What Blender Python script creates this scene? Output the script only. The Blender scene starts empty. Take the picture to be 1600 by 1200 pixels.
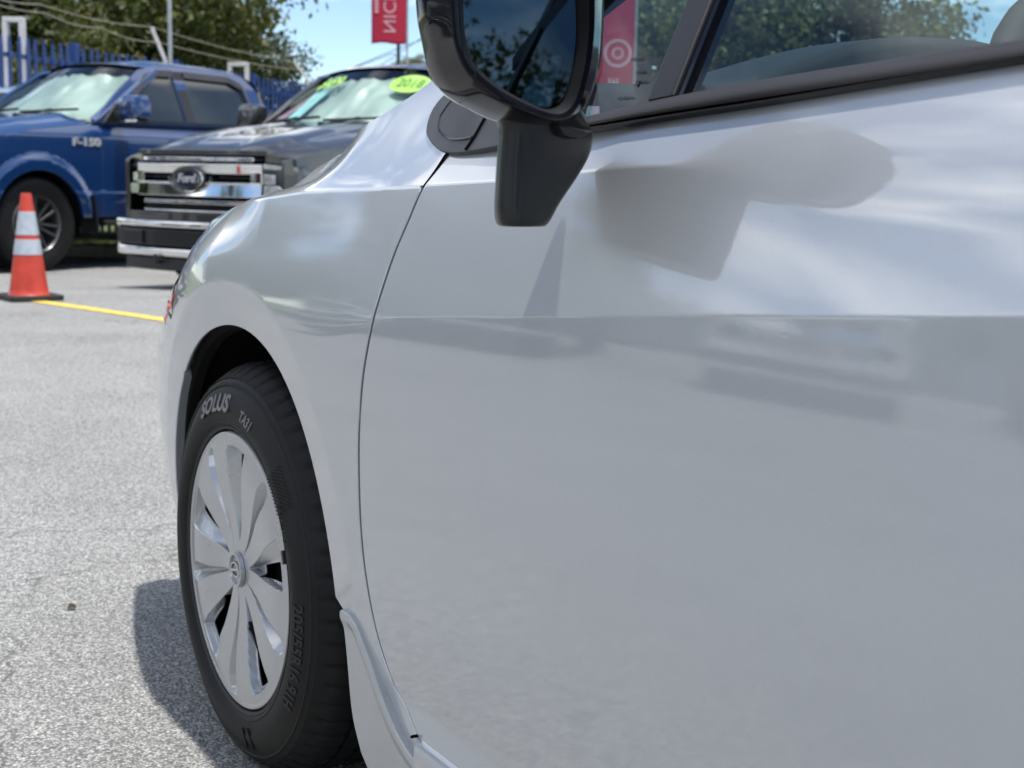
import bpy, bmesh, math, random
import numpy as np
from mathutils import Vector, Matrix, geometry, noise as mnoise
R = math.radians
PI = math.pi
scene = bpy.context.scene
col = scene.collection
rng = random.Random(7)

# ------------------------------------------------------------------ camera, light, exposure
CAM_H, PITCH, ROLL = 0.912, 0.148, 0.02
cd = bpy.data.cameras.new('camera')
cam = bpy.data.objects.new('camera', cd)
col.objects.link(cam)
cd.sensor_width = 36.0
cd.lens = 49.93
cd.clip_start = 0.02
cd.clip_end = 2000.0
cd.dof.use_dof = True
cd.dof.focus_distance = 1.65
cd.dof.aperture_fstop = 10.5
_f = Vector((0, math.cos(PITCH), -math.sin(PITCH)))
_u0 = Vector((0, math.sin(PITCH), math.cos(PITCH)))
_r0 = Vector((1, 0, 0))
_r = _r0 * math.cos(ROLL) + _u0 * math.sin(ROLL)
_u = _u0 * math.cos(ROLL) - _r0 * math.sin(ROLL)
m4 = Matrix((_r, _u, -_f)).transposed().to_4x4()
m4.translation = Vector((0, 0, CAM_H))
cam.matrix_world = m4
scene.camera = cam

CAR_A = 0.548                                   # heading of the silver car
CAR_O = Vector((-0.415, 2.086, 0.0))            # under its left front wheel
CU = Vector((-math.sin(CAR_A), math.cos(CAR_A), 0))
CV = Vector((-math.cos(CAR_A), -math.sin(CAR_A), 0))
SUN_EL = R(77)
SUN_AZ_VEC = (-CU * 0.95 - CV * 0.16).normalized()     # horizontal direction towards the sun
sun_dir = Vector((SUN_AZ_VEC.x * math.cos(SUN_EL), SUN_AZ_VEC.y * math.cos(SUN_EL), math.sin(SUN_EL)))
sd = bpy.data.lights.new('sun', 'SUN')
sd.energy = 4.3
sd.angle = R(1.2)
sd.color = (1.0, 0.96, 0.90)
sun = bpy.data.objects.new('sun', sd)
col.objects.link(sun)
sun.rotation_euler = (-sun_dir).to_track_quat('-Z', 'Y').to_euler()

world = bpy.data.worlds.new('World')
scene.world = world
world.use_nodes = True
wt = world.node_tree
wt.nodes.clear()
def wn(t, **k):
    n = wt.nodes.new(t)
    for a, b in k.items(): setattr(n, a, b)
    return n
w_out = wn('ShaderNodeOutputWorld'); w_bg = wn('ShaderNodeBackground')
sky = wn('ShaderNodeTexSky'); sky.sky_type = 'NISHITA'; sky.sun_disc = False
sky.sun_elevation = SUN_EL
sky.sun_rotation = math.atan2(SUN_AZ_VEC.x, SUN_AZ_VEC.y)
sky.altitude = 2200.0; sky.air_density = 1.0; sky.dust_density = 0.05; sky.ozone_density = 3.0
w_bg.inputs['Strength'].default_value = 0.145
tc = wn('ShaderNodeTexCoord'); sp = wn('ShaderNodeSeparateXYZ')
wt.links.new(tc.outputs['Generated'], sp.inputs[0])
zz = wn('ShaderNodeMath', operation='ADD'); zz.inputs[1].default_value = 0.22
wt.links.new(sp.outputs['Z'], zz.inputs[0])
zm = wn('ShaderNodeMath', operation='MAXIMUM'); zm.inputs[1].default_value = 0.05
wt.links.new(zz.outputs[0], zm.inputs[0])
dx = wn('ShaderNodeMath', operation='DIVIDE'); dy = wn('ShaderNodeMath', operation='DIVIDE')
wt.links.new(sp.outputs['X'], dx.inputs[0]); wt.links.new(zm.outputs[0], dx.inputs[1])
wt.links.new(sp.outputs['Y'], dy.inputs[0]); wt.links.new(zm.outputs[0], dy.inputs[1])
cb = wn('ShaderNodeCombineXYZ')
wt.links.new(dx.outputs[0], cb.inputs[0]); wt.links.new(dy.outputs[0], cb.inputs[1])
cb.inputs[2].default_value = 8.5
cn = wn('ShaderNodeTexNoise'); cn.inputs['Scale'].default_value = 1.25
cn.inputs['Detail'].default_value = 9.0; cn.inputs['Roughness'].default_value = 0.56
cn.inputs['Distortion'].default_value = 0.25
wt.links.new(cb.outputs[0], cn.inputs['Vector'])
cr = wn('ShaderNodeValToRGB')
cr.color_ramp.elements[0].position = 0.46; cr.color_ramp.elements[0].color = (0, 0, 0, 1)
cr.color_ramp.elements[1].position = 0.60; cr.color_ramp.elements[1].color = (1, 1, 1, 1)
wt.links.new(cn.outputs['Fac'], cr.inputs['Fac'])
# clouds thin out towards the horizon line itself
cn2 = wn('ShaderNodeTexNoise'); cn2.inputs['Scale'].default_value = 4.0; cn2.inputs['Detail'].default_value = 6.0
wt.links.new(cb.outputs[0], cn2.inputs['Vector'])
cc = wn('ShaderNodeValToRGB')
cc.color_ramp.elements[0].position = 0.30; cc.color_ramp.elements[0].color = (8.0, 8.3, 8.8, 1)
cc.color_ramp.elements[1].position = 0.62; cc.color_ramp.elements[1].color = (14.5, 14.5, 14.6, 1)
wt.links.new(cn2.outputs['Fac'], cc.inputs['Fac'])
mx = wn('ShaderNodeMix', data_type='RGBA')
hf = wn('ShaderNodeMapRange'); hf.inputs['From Min'].default_value = 0.02; hf.inputs['From Max'].default_value = 0.16
hf.inputs['To Min'].default_value = 0.22
wt.links.new(sp.outputs['Z'], hf.inputs['Value'])
hm = wn('ShaderNodeMath', operation='MULTIPLY')
wt.links.new(cr.outputs['Color'], hm.inputs[0]); wt.links.new(hf.outputs[0], hm.inputs[1])
wt.links.new(hm.outputs[0], mx.inputs['Factor'])
wt.links.new(sky.outputs['Color'], mx.inputs['A']); wt.links.new(cc.outputs['Color'], mx.inputs['B'])
wt.links.new(mx.outputs['Result'], w_bg.inputs['Color'])
wt.links.new(w_bg.outputs[0], w_out.inputs[0])

vs = scene.view_settings
vs.view_transform = 'Standard'; vs.look = 'None'; vs.exposure = 0.36; vs.gamma = 1.0
vs.use_curve_mapping = False
scene.cycles.max_bounces = 10
scene.cycles.transparent_max_bounces = 16
scene.cycles.caustics_reflective = False
scene.cycles.caustics_refractive = False
scene.cycles.use_denoising = True

# ------------------------------------------------------------------ materials
def nt(name):
    m = bpy.data.materials.new(name); m.use_nodes = True
    t = m.node_tree
    return m, t, t.nodes['Principled BSDF']
def N(t, ty, **k):
    n = t.nodes.new(ty)
    for a, b in k.items():
        if a.startswith('i_'): n.inputs[a[2:].replace('_', ' ')].default_value = b
        else: setattr(n, a, b)
    return n
def ramp(t, src, stops):
    n = t.nodes.new('ShaderNodeValToRGB')
    while len(n.color_ramp.elements) < len(stops): n.color_ramp.elements.new(0.5)
    for e, (p, c) in zip(n.color_ramp.elements, stops):
        e.position = p; e.color = (c, c, c, 1) if isinstance(c, (int, float)) else (*c, 1)
    t.links.new(src, n.inputs['Fac'])
    return n
def simple(name, c, rough=0.5, metal=0.0, coat=0.0, var=0.12, scale=6.0, spec=0.5, bump=0.0, bscale=60.0):
    """plain surface with slight procedural variation in tone and gloss"""
    m, t, b = nt(name)
    tcn = N(t, 'ShaderNodeTexCoord')
    ns = N(t, 'ShaderNodeTexNoise', i_Scale=scale, i_Detail=5.0)
    t.links.new(tcn.outputs['Object'], ns.inputs['Vector'])
    lo = tuple(x * (1 - var) for x in c); hi = tuple(min(1, x * (1 + var)) for x in c)
    cr_ = ramp(t, ns.outputs['Fac'], [(0.3, lo), (0.7, hi)])
    t.links.new(cr_.outputs['Color'], b.inputs['Base Color'])
    rr = ramp(t, ns.outputs['Fac'], [(0.3, max(0.02, rough * 0.85)), (0.7, min(1, rough * 1.15))])
    t.links.new(rr.outputs['Color'], b.inputs['Roughness'])
    b.inputs['Metallic'].default_value = metal
    b.inputs['Coat Weight'].default_value = coat
    b.inputs['Coat Roughness'].default_value = 0.03
    b.inputs['Specular IOR Level'].default_value = spec
    if bump:
        n2 = N(t, 'ShaderNodeTexNoise', i_Scale=bscale, i_Detail=4.0)
        t.links.new(tcn.outputs['Object'], n2.inputs['Vector'])
        bp = N(t, 'ShaderNodeBump', i_Strength=bump, i_Distance=0.003)
        t.links.new(n2.outputs['Fac'], bp.inputs['Height'])
        t.links.new(bp.outputs['Normal'], b.inputs['Normal'])
    return m
def carpaint(name, c, metal=0.9, rough=0.36, dust=0.5, peel=0.02, coat_ior=1.6):
    m, t, b = nt(name)
    tcn = N(t, 'ShaderNodeTexCoord')
    # metallic flake
    vo = N(t, 'ShaderNodeTexVoronoi', i_Scale=2600.0)
    t.links.new(tcn.outputs['Object'], vo.inputs['Vector'])
    fl = ramp(t, vo.outputs['Color'], [(0.0, tuple(x * 0.90 for x in c)), (1.0, tuple(min(1, x * 1.08) for x in c))])
    # road film: slightly duller and warmer low down and in soft streaks
    ns = N(t, 'ShaderNodeTexNoise', i_Scale=3.0, i_Detail=7.0, i_Roughness=0.65)
    t.links.new(tcn.outputs['Object'], ns.inputs['Vector'])
    df = ramp(t, ns.outputs['Fac'], [(0.42, 0.0), (0.75, 0.22 * dust)])
    mxn = N(t, 'ShaderNodeMix', data_type='RGBA')
    t.links.new(df.outputs['Color'], mxn.inputs['Factor'])
    t.links.new(fl.outputs['Color'], mxn.inputs['A'])
    mxn.inputs['B'].default_value = (0.40, 0.39, 0.37, 1)
    t.links.new(mxn.outputs['Result'], b.inputs['Base Color'])
    b.inputs['Metallic'].default_value = metal
    b.inputs['Roughness'].default_value = rough
    b.inputs['Coat Weight'].default_value = 1.0
    b.inputs['Coat IOR'].default_value = coat_ior
    cr_ = ramp(t, ns.outputs['Fac'], [(0.35, 0.008), (0.8, 0.035)])
    t.links.new(cr_.outputs['Color'], b.inputs['Coat Roughness'])
    # orange peel in the clear coat, and tiny specks
    n2 = N(t, 'ShaderNodeTexNoise', i_Scale=330.0, i_Detail=2.0)
    t.links.new(tcn.outputs['Object'], n2.inputs['Vector'])
    bp = N(t, 'ShaderNodeBump', i_Strength=peel, i_Distance=0.001)
    t.links.new(n2.outputs['Fac'], bp.inputs['Height'])
    t.links.new(bp.outputs['Normal'], b.inputs['Coat Normal'])
    return m
def glass(name, tint, rough=0.0, refl=0.06):
    m, t, b = nt(name)
    t.nodes.remove(b)
    o = t.nodes['Material Output']
    tr = N(t, 'ShaderNodeBsdfTransparent'); tr.inputs['Color'].default_value = (*tint, 1)
    gl = N(t, 'ShaderNodeBsdfGlossy'); gl.inputs['Roughness'].default_value = rough
    gl.inputs['Color'].default_value = (0.95, 0.97, 1.0, 1)
    fr = N(t, 'ShaderNodeFresnel')
    ge = N(t, 'ShaderNodeNewGeometry')                    # thin pane: same reflection from both faces
    ma = N(t, 'ShaderNodeMath', operation='MULTIPLY_ADD'); ma.inputs[1].default_value = 1 / 1.5 - 1.5; ma.inputs[2].default_value = 1.5
    t.links.new(ge.outputs['Backfacing'], ma.inputs[0]); t.links.new(ma.outputs[0], fr.inputs['IOR'])
    mxs = N(t, 'ShaderNodeMixShader')
    t.links.new(fr.outputs[0], mxs.inputs[0]); t.links.new(tr.outputs[0], mxs.inputs[1]); t.links.new(gl.outputs[0], mxs.inputs[2])
    t.links.new(mxs.outputs[0], o.inputs['Surface'])
    return m

M = {}
M['silver'] = carpaint('silver_paint', (0.45, 0.472, 0.495), metal=0.36, rough=0.33, coat_ior=1.95)
M['flap'] = simple('painted_splash_guard', (0.42, 0.43, 0.43), 0.35, 0.2, 0.4, var=0.06)
M['blue'] = carpaint('blue_paint', (0.0012, 0.030, 0.12), metal=0.12, rough=0.30, dust=0.0)
M['grey'] = carpaint('magnetic_grey_paint', (0.055, 0.056, 0.058), metal=0.7, rough=0.35, dust=0.1)
M['white'] = carpaint('white_paint', (0.75, 0.76, 0.77), metal=0.0, rough=0.4, dust=0.2)
M['pale_blue'] = carpaint('pale_blue_paint', (0.30, 0.38, 0.52), metal=0.6, rough=0.35, dust=0.2)
M['red'] = carpaint('red_paint', (0.32, 0.02, 0.03), metal=0.2, rough=0.35, dust=0.2)
M['gloss_black'] = simple('gloss_black', (0.004, 0.004, 0.007), 0.12, 0.0, 0.4, spec=0.1)
M['satin_black'] = simple('satin_black_plastic', (0.011, 0.011, 0.013), 0.42, bump=0.12, bscale=900.0)
M['stalk_black'] = simple('stalk_black_plastic', (0.010, 0.010, 0.010), 0.30, 0.0, 0.15, spec=0.35)
M['dark_trim'] = simple('dark_grey_trim', (0.014, 0.015, 0.018), 0.40, bump=0.15, bscale=1200.0)
M['mould'] = simple('belt_moulding_rubber', (0.030, 0.027, 0.027), 0.42, bump=0.1, bscale=900.0)
M['black'] = simple('black_void', (0.004, 0.004, 0.004), 0.9, spec=0.1)
M['liner'] = simple('wheel_liner_felt', (0.008, 0.008, 0.008), 0.95, spec=0.1, bump=0.5, bscale=80)
M['chrome'] = simple('chrome', (0.86, 0.86, 0.86), 0.06, 1.0, var=0.02)
M['satin_chrome'] = simple('brushed_alloy', (0.55, 0.56, 0.57), 0.25, 1.0, var=0.05)
M['mirror_glass'] = simple('mirror_glass', (0.045, 0.068, 0.085), 0.0, 1.0, var=0.03)
M['badge'] = simple('badge_silver', (0.55, 0.56, 0.58), 0.3, 0.3)
M['cap_silver'] = simple('wheel_cover_silver', (0.42, 0.43, 0.44), 0.30, 0.6, 0.5, var=0.05, scale=14, bump=0.04, bscale=1500)
M['alloy_dark'] = simple('dark_alloy', (0.13, 0.13, 0.135), 0.35, 0.8)
M['steel_black'] = simple('black_steel', (0.010, 0.010, 0.010), 0.6)
M['lens'] = simple('lamp_lens_dark', (0.06, 0.06, 0.075), 0.05, 0.3, 1.0)
M['lamp'] = simple('lamp_reflector', (0.62, 0.66, 0.70), 0.12, 0.85, 1.0, scale=40, var=0.3)
M['amber'] = simple('amber_reflector', (0.45, 0.06, 0.015), 0.15, 0.0, 1.0)
M['orange'] = simple('cone_orange_vinyl', (0.47, 0.042, 0.022), 0.45, var=0.22, scale=9, bump=0.1)
M['reflective'] = simple('reflective_collar', (0.42, 0.46, 0.50), 0.45, 0.2, var=0.10, scale=30)
M['rubber_base'] = simple('cone_base_rubber', (0.016, 0.016, 0.016), 0.6, bump=0.2)
M['sunshade'] = simple('crumpled_sunshade', (0.46, 0.50, 0.46), 0.45, 0.3, var=0.18, scale=2.5, bump=0.6, bscale=5)
M['interior'] = simple('interior_dark', (0.018, 0.022, 0.026), 0.75)
M['dash'] = simple('dashboard_skin', (0.010, 0.014, 0.019), 0.75, bump=0.2, bscale=700)
M['fabric'] = simple('seat_fabric', (0.05, 0.05, 0.052), 0.9, bump=0.4, bscale=900)
M['windshield'] = glass('windshield_glass', (0.80, 0.90, 0.87))
M['side_glass'] = glass('side_glass', (0.62, 0.76, 0.78))
M['dark_glass'] = simple('tinted_glass', (0.020, 0.026, 0.028), 0.02, 0.0, 0.0, spec=0.9)
M['visor'] = simple('smoked_visor', (0.055, 0.048, 0.045), 0.15, 0.0, 0.5)
M['fence_blue'] = simple('fence_blue_paint', (0.012, 0.050, 0.20), 0.45, var=0.25, scale=3)
M['galv'] = simple('galvanised_steel', (0.42, 0.43, 0.44), 0.45, 0.5, var=0.15)
M['white_steel'] = simple('white_painted_steel', (0.62, 0.60, 0.58), 0.5, var=0.1)
M['pole_dark'] = simple('dark_pole_paint', (0.012, 0.035, 0.032), 0.5)
M['banner_red'] = simple('banner_red_fabric', (0.46, 0.012, 0.045), 0.7, var=0.10, scale=4, bump=0.2, bscale=14)
M['banner_print'] = simple('banner_print_pink', (0.75, 0.40, 0.45), 0.7)
M['banner_white'] = simple('banner_print_white', (0.78, 0.66, 0.66), 0.7)
M['lime'] = simple('lime_marker', (0.30, 0.54, 0.10), 0.5)
M['lime_ink'] = simple('sticker_ink', (0.06, 0.22, 0.02), 0.6)
M['cyan_paper'] = simple('paper_behind_glass', (0.40, 0.68, 0.66), 0.6)
M['maroon'] = simple('maroon_card', (0.22, 0.03, 0.035), 0.6)
M['badge_blue'] = simple('badge_blue', (0.010, 0.018, 0.05), 0.15, 0.3, 1.0)
M['etch'] = simple('glass_etching', (0.015, 0.02, 0.025), 0.5)
M['cable'] = simple('wire_cable', (0.30, 0.28, 0.22), 0.6)
M['power'] = simple('power_cable', (0.03, 0.035, 0.04), 0.6)
M['bark'] = simple('bark', (0.060, 0.045, 0.032), 0.9, var=0.35, scale=9, bump=0.8, bscale=16)
M['stone_white'] = simple('stucco_wall', (0.55, 0.55, 0.52), 0.85, var=0.08, bump=0.3, bscale=90)
M['roof_dark'] = simple('dark_roofing', (0.05, 0.05, 0.055), 0.8)

def leaf_mat(name, c1, c2, c3):
    m, t, b = nt(name)
    at = N(t, 'ShaderNodeAttribute', attribute_name='tone')
    cr_ = ramp(t, at.outputs['Fac'], [(0.0, c1), (0.55, c2), (1.0, c3)])
    t.links.new(cr_.outputs['Color'], b.inputs['Base Color'])
    b.inputs['Roughness'].default_value = 0.5
    o = t.nodes['Material Output']
    tl = N(t, 'ShaderNodeBsdfTranslucent')
    t.links.new(cr_.outputs['Color'], tl.inputs['Color'])
    ms = N(t, 'ShaderNodeMixShader'); ms.inputs[0].default_value = 0.35
    t.links.new(b.outputs[0], ms.inputs[1]); t.links.new(tl.outputs[0], ms.inputs[2])
    t.links.new(ms.outputs[0], o.inputs['Surface'])
    return m
M['leaf_oak'] = leaf_mat('oak_leaves', (0.030, 0.045, 0.012), (0.085, 0.105, 0.022), (0.20, 0.19, 0.045))
M['leaf_green'] = leaf_mat('green_leaves', (0.022, 0.050, 0.018), (0.060, 0.115, 0.035), (0.13, 0.20, 0.06))
M['grass'] = leaf_mat('grass_blades', (0.05, 0.08, 0.02), (0.10, 0.15, 0.035), (0.18, 0.22, 0.06))

def asphalt():
    m, t, b = nt('worn_asphalt')
    ge = N(t, 'ShaderNodeNewGeometry')
    P = ge.outputs['Position']
    v1 = N(t, 'ShaderNodeTexVoronoi', i_Scale=215.0, i_Randomness=1.0); t.links.new(P, v1.inputs['Vector'])
    v2 = N(t, 'ShaderNodeTexVoronoi', i_Scale=330.0); t.links.new(P, v2.inputs['Vector'])
    n1 = N(t, 'ShaderNodeTexNoise', i_Scale=60.0, i_Detail=8.0, i_Roughness=0.75); t.links.new(P, n1.inputs['Vector'])
    n2 = N(t, 'ShaderNodeTexNoise', i_Scale=1.1, i_Detail=8.0, i_Roughness=0.62); t.links.new(P, n2.inputs['Vector'])
    bw = N(t, 'ShaderNodeSeparateColor'); t.links.new(v1.outputs['Color'], bw.inputs[0])
    st = ramp(t, bw.outputs[0], [(0.0, (0.15, 0.15, 0.148)), (0.35, (0.27, 0.27, 0.262)), (0.7, (0.36, 0.36, 0.35)), (0.93, (0.43, 0.43, 0.415)), (1.0, (0.56, 0.56, 0.54))])
    # dark binder between stones
    bd = ramp(t, v1.outputs['Distance'], [(0.42, 0.0), (0.72, 0.85)])
    mx1 = N(t, 'ShaderNodeMix', data_type='RGBA'); t.links.new(bd.outputs['Color'], mx1.inputs['Factor'])
    t.links.new(st.outputs['Color'], mx1.inputs['A']); mx1.inputs['B'].default_value = (0.11, 0.11, 0.107, 1)
    f2 = ramp(t, n1.outputs['Fac'], [(0.30, 0.62), (0.72, 1.34)])
    mu = N(t, 'ShaderNodeMix', data_type='RGBA', blend_type='MULTIPLY'); mu.inputs['Factor'].default_value = 1.0
    t.links.new(mx1.outputs['Result'], mu.inputs['A']); t.links.new(f2.outputs['Color'], mu.inputs['B'])
    f3 = ramp(t, n2.outputs['Fac'], [(0.28, 0.80), (0.45, 0.98), (0.72, 1.16)])
    mu2 = N(t, 'ShaderNodeMix', data_type='RGBA', blend_type='MULTIPLY'); mu2.inputs['Factor'].default_value = 1.0
    t.links.new(mu.outputs['Result'], mu2.inputs['A']); t.links.new(f3.outputs['Color'], mu2.inputs['B'])
    n4 = N(t, 'ShaderNodeTexNoise', i_Scale=0.55, i_Detail=5.0, i_Roughness=0.7); t.links.new(P, n4.inputs['Vector'])
    f4 = ramp(t, n4.outputs['Fac'], [(0.22, 0.60), (0.36, 1.0), (1.0, 1.0)])
    vc = N(t, 'ShaderNodeTexVoronoi', i_Scale=0.42, feature='DISTANCE_TO_EDGE')
    n5 = N(t, 'ShaderNodeTexNoise', i_Scale=2.2, i_Detail=6.0); t.links.new(P, n5.inputs['Vector'])
    vm = N(t, 'ShaderNodeVectorMath', operation='MULTIPLY_ADD'); vm.inputs[1].default_value = (0.9, 0.9, 0.9)
    t.links.new(n5.outputs['Color'], vm.inputs[0]); t.links.new(P, vm.inputs[2]); t.links.new(vm.outputs[0], vc.inputs['Vector'])
    f5 = ramp(t, vc.outputs['Distance'], [(0.0, 0.62), (0.0018, 0.80), (0.0042, 1.0)])
    m6 = N(t, 'ShaderNodeMath', operation='MULTIPLY'); t.links.new(f4.outputs['Color'], m6.inputs[0]); t.links.new(f5.outputs['Color'], m6.inputs[1])
    mu3 = N(t, 'ShaderNodeMix', data_type='RGBA', blend_type='MULTIPLY'); mu3.inputs['Factor'].default_value = 1.0
    t.links.new(mu2.outputs['Result'], mu3.inputs['A']); t.links.new(m6.outputs[0], mu3.inputs['B'])
    t.links.new(mu3.outputs['Result'], b.inputs['Base Color'])
    b.inputs['Roughness'].default_value = 0.85
    b.inputs['Specular IOR Level'].default_value = 0.3
    h = N(t, 'ShaderNodeMath', operation='MULTIPLY_ADD'); h.inputs[1].default_value = -0.9
    t.links.new(v1.outputs['Distance'], h.inputs[0]); t.links.new(n1.outputs['Fac'], h.inputs[2])
    bp = N(t, 'ShaderNodeBump', i_Strength=0.6, i_Distance=0.0045)
    t.links.new(h.outputs[0], bp.inputs['Height']); t.links.new(bp.outputs['Normal'], b.inputs['Normal'])
    return m
M['asphalt'] = asphalt()
M['yellow'] = simple('yellow_road_paint', (0.62, 0.45, 0.075), 0.75, var=0.28, scale=22, bump=0.6, bscale=140)
M['concrete'] = simple('kerb_concrete', (0.36, 0.35, 0.32), 0.85, var=0.15, scale=7, bump=0.4, bscale=90)
M['turf'] = simple('turf_soil', (0.075, 0.10, 0.03), 0.95, var=0.3, scale=5, bump=0.6, bscale=30)

def tyre_mat():
    m, t, b = nt('tyre_rubber')
    tcn = N(t, 'ShaderNodeTexCoord')
    ns = N(t, 'ShaderNodeTexNoise', i_Scale=9.0, i_Detail=7.0, i_Roughness=0.65)
    t.links.new(tcn.outputs['Object'], ns.inputs['Vector'])
    cr_ = ramp(t, ns.outputs['Fac'], [(0.3, (0.004, 0.004, 0.004)), (0.62, (0.0075, 0.0072, 0.007)), (0.8, (0.020, 0.0185, 0.016))])
    t.links.new(cr_.outputs['Color'], b.inputs['Base Color'])
    b.inputs['Roughness'].default_value = 0.62
    b.inputs['Specular IOR Level'].default_value = 0.30
    n2 = N(t, 'ShaderNodeTexNoise', i_Scale=500.0, i_Detail=3.0)
    t.links.new(tcn.outputs['Object'], n2.inputs['Vector'])
    bp = N(t, 'ShaderNodeBump', i_Strength=0.25, i_Distance=0.001)
    t.links.new(n2.outputs['Fac'], bp.inputs['Height']); t.links.new(bp.outputs['Normal'], b.inputs['Normal'])
    return m
M['tyre'] = tyre_mat()
M['tyre_text'] = simple('tyre_lettering', (0.14, 0.135, 0.13), 0.5)

# ------------------------------------------------------------------ helpers
def tag(o, label=None, cat=None, group=None, kind=None):
    if label: o['label'] = label
    if cat: o['category'] = cat
    if group: o['group'] = group
    if kind: o['kind'] = kind
    return o
def link(name, me, mat=None, parent=None):
    o = bpy.data.objects.new(name, me)
    col.objects.link(o)
    if mat is not None: me.materials.append(M[mat] if isinstance(mat, str) else mat)
    if parent is not None: o.parent = parent
    return o
def empty(name, loc=(0, 0, 0), rz=0.0):
    o = bpy.data.objects.new(name, None); col.objects.link(o)
    o.empty_display_size = 0.2
    o.location = loc; o.rotation_euler = (0, 0, rz)
    return o
def from_np(name, V, F, mat, parent=None, normals=None, smooth=True):
    me = bpy.data.meshes.new(name)
    me.from_pydata([tuple(v) for v in V], [], [tuple(int(i) for i in f) for f in F])
    if smooth: me.polygons.foreach_set('use_smooth', [True] * len(me.polygons))
    me.update()
    if normals is not None:
        me.normals_split_custom_set_from_vertices([tuple(n) for n in normals])
    return link(name, me, mat, parent)

class MB:
    def __init__(s): s.v = []; s.f = []
    def add(s, V, F):
        b = len(s.v); s.v += [tuple(x) for x in V]; s.f += [tuple(i + b for i in f) for f in F]
    def box(s, c, d, rot=None):
        c = Vector(c); V = []
        for k in range(8):
            p = Vector(((k & 1) - .5, ((k >> 1) & 1) - .5, ((k >> 2) & 1) - .5))
            p = Vector((p.x * d[0], p.y * d[1], p.z * d[2]))
            if rot is not None: p = rot @ p
            V.append(c + p)
        s.add(V, [(0, 2, 3, 1), (4, 5, 7, 6), (0, 1, 5, 4), (2, 6, 7, 3), (0, 4, 6, 2), (1, 3, 7, 5)])
    def bar(s, a, b, w, h=None, upv=(0, 0, 1)):
        a = Vector(a); b = Vector(b); h = h or w
        x = (b - a); L = x.length; x.normalize()
        u = Vector(upv)
        if abs(x.dot(u)) > .98: u = Vector((1, 0, 0))
        y = u.cross(x).normalized(); z = x.cross(y)
        s.box((a + b) / 2, (L, w, h), Matrix((x, y, z)).transposed())
    def tube(s, path, r, n=10, cap=True):
        P = [Vector(p) for p in path]; rs = r if isinstance(r, (list, tuple)) else [r] * len(P)
        V = []; F = []; prev = None
        for i, p in enumerate(P):
            d = (P[min(i + 1, len(P) - 1)] - P[max(i - 1, 0)]).normalized()
            if prev is None:
                a = Vector((0, 0, 1)) if abs(d.z) < .9 else Vector((1, 0, 0))
                x = d.cross(a).normalized()
            else: x = (prev - d * prev.dot(d)).normalized()
            prev = x; y = d.cross(x)
            for k in range(n):
                t = 2 * PI * k / n
                V.append(p + (x * math.cos(t) + y * math.sin(t)) * rs[i])
        for i in range(len(P) - 1):
            for k in range(n):
                a = i * n + k; b = i * n + (k + 1) % n
                F.append((a, b, b + n, a + n))
        if cap:
            F.append(tuple(range(n - 1, -1, -1))); F.append(tuple(range((len(P) - 1) * n, len(P) * n)))
        s.add(V, F)
    def lathe(s, prof, n=32, axis='z', arc=(0, 2 * PI), closed=True):
        """prof: (radius, height) list"""
        V = []; F = []; full = abs(arc[1] - arc[0] - 2 * PI) < 1e-6
        cnt = n if full else n + 1
        for i in range(cnt):
            t = arc[0] + (arc[1] - arc[0]) * i / n
            for r_, h in prof:
                if axis == 'z': V.append((r_ * math.cos(t), r_ * math.sin(t), h))
                else: V.append((r_ * math.cos(t), h, r_ * math.sin(t)))
        m_ = len(prof)
        for i in range(n):
            j = (i + 1) % cnt
            for k in range(m_ - 1):
                q = (i * m_ + k, j * m_ + k, j * m_ + k + 1, i * m_ + k + 1)
                F.append(q if axis == 'z' else q[::-1])
        s.add(V, F)
    def prism(s, poly, f0, f1):
        """poly: 2-D list; f0, f1 map (a, b) to 3-D for the two ends"""
        n = len(poly)
        V = [f0(*p) for p in poly] + [f1(*p) for p in poly]
        F = [tuple(range(n)), tuple(range(2 * n - 1, n - 1, -1))]
        F += [(i, i + n, (i + 1) % n + n, (i + 1) % n) for i in range(n)]
        s.add(V, F)
    def loft(s, rings, closed=True, cap0=False, cap1=False):
        n = len(rings[0]); V = [p for r_ in rings for p in r_]; F = []
        for i in range(len(rings) - 1):
            for k in range(n if closed else n - 1):
                a = i * n + k; b = i * n + (k + 1) % n
                F.append((a, b, b + n, a + n))
        if cap0: F.append(tuple(range(n - 1, -1, -1)))
        if cap1: F.append(tuple(range((len(rings) - 1) * n, len(rings) * n)))
        s.add(V, F)
    def build(s, name, mat, parent=None, smooth=False, bevel=0.0, segs=2, sub=0, angle=40, recalc=True):
        me = bpy.data.meshes.new(name); me.from_pydata(s.v, [], s.f); me.update()
        if recalc:
            bm = bmesh.new(); bm.from_mesh(me)
            bmesh.ops.recalc_face_normals(bm, faces=bm.faces[:])
            bm.to_mesh(me); bm.free()
        if smooth or bevel or sub:
            me.polygons.foreach_set('use_smooth', [True] * len(me.polygons))
            if not sub:
                try: me.set_sharp_from_angle(angle=R(angle))
                except Exception: pass
        o = link(name, me, mat, parent)
        if bevel:
            b = o.modifiers.new('b', 'BEVEL'); b.width = bevel; b.segments = segs; b.limit_method = 'ANGLE'; b.angle_limit = R(35)
            try: b.harden_normals = True
            except Exception: pass
        if sub:
            b = o.modifiers.new('s', 'SUBSURF'); b.levels = sub; b.render_levels = sub
        return o

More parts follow.
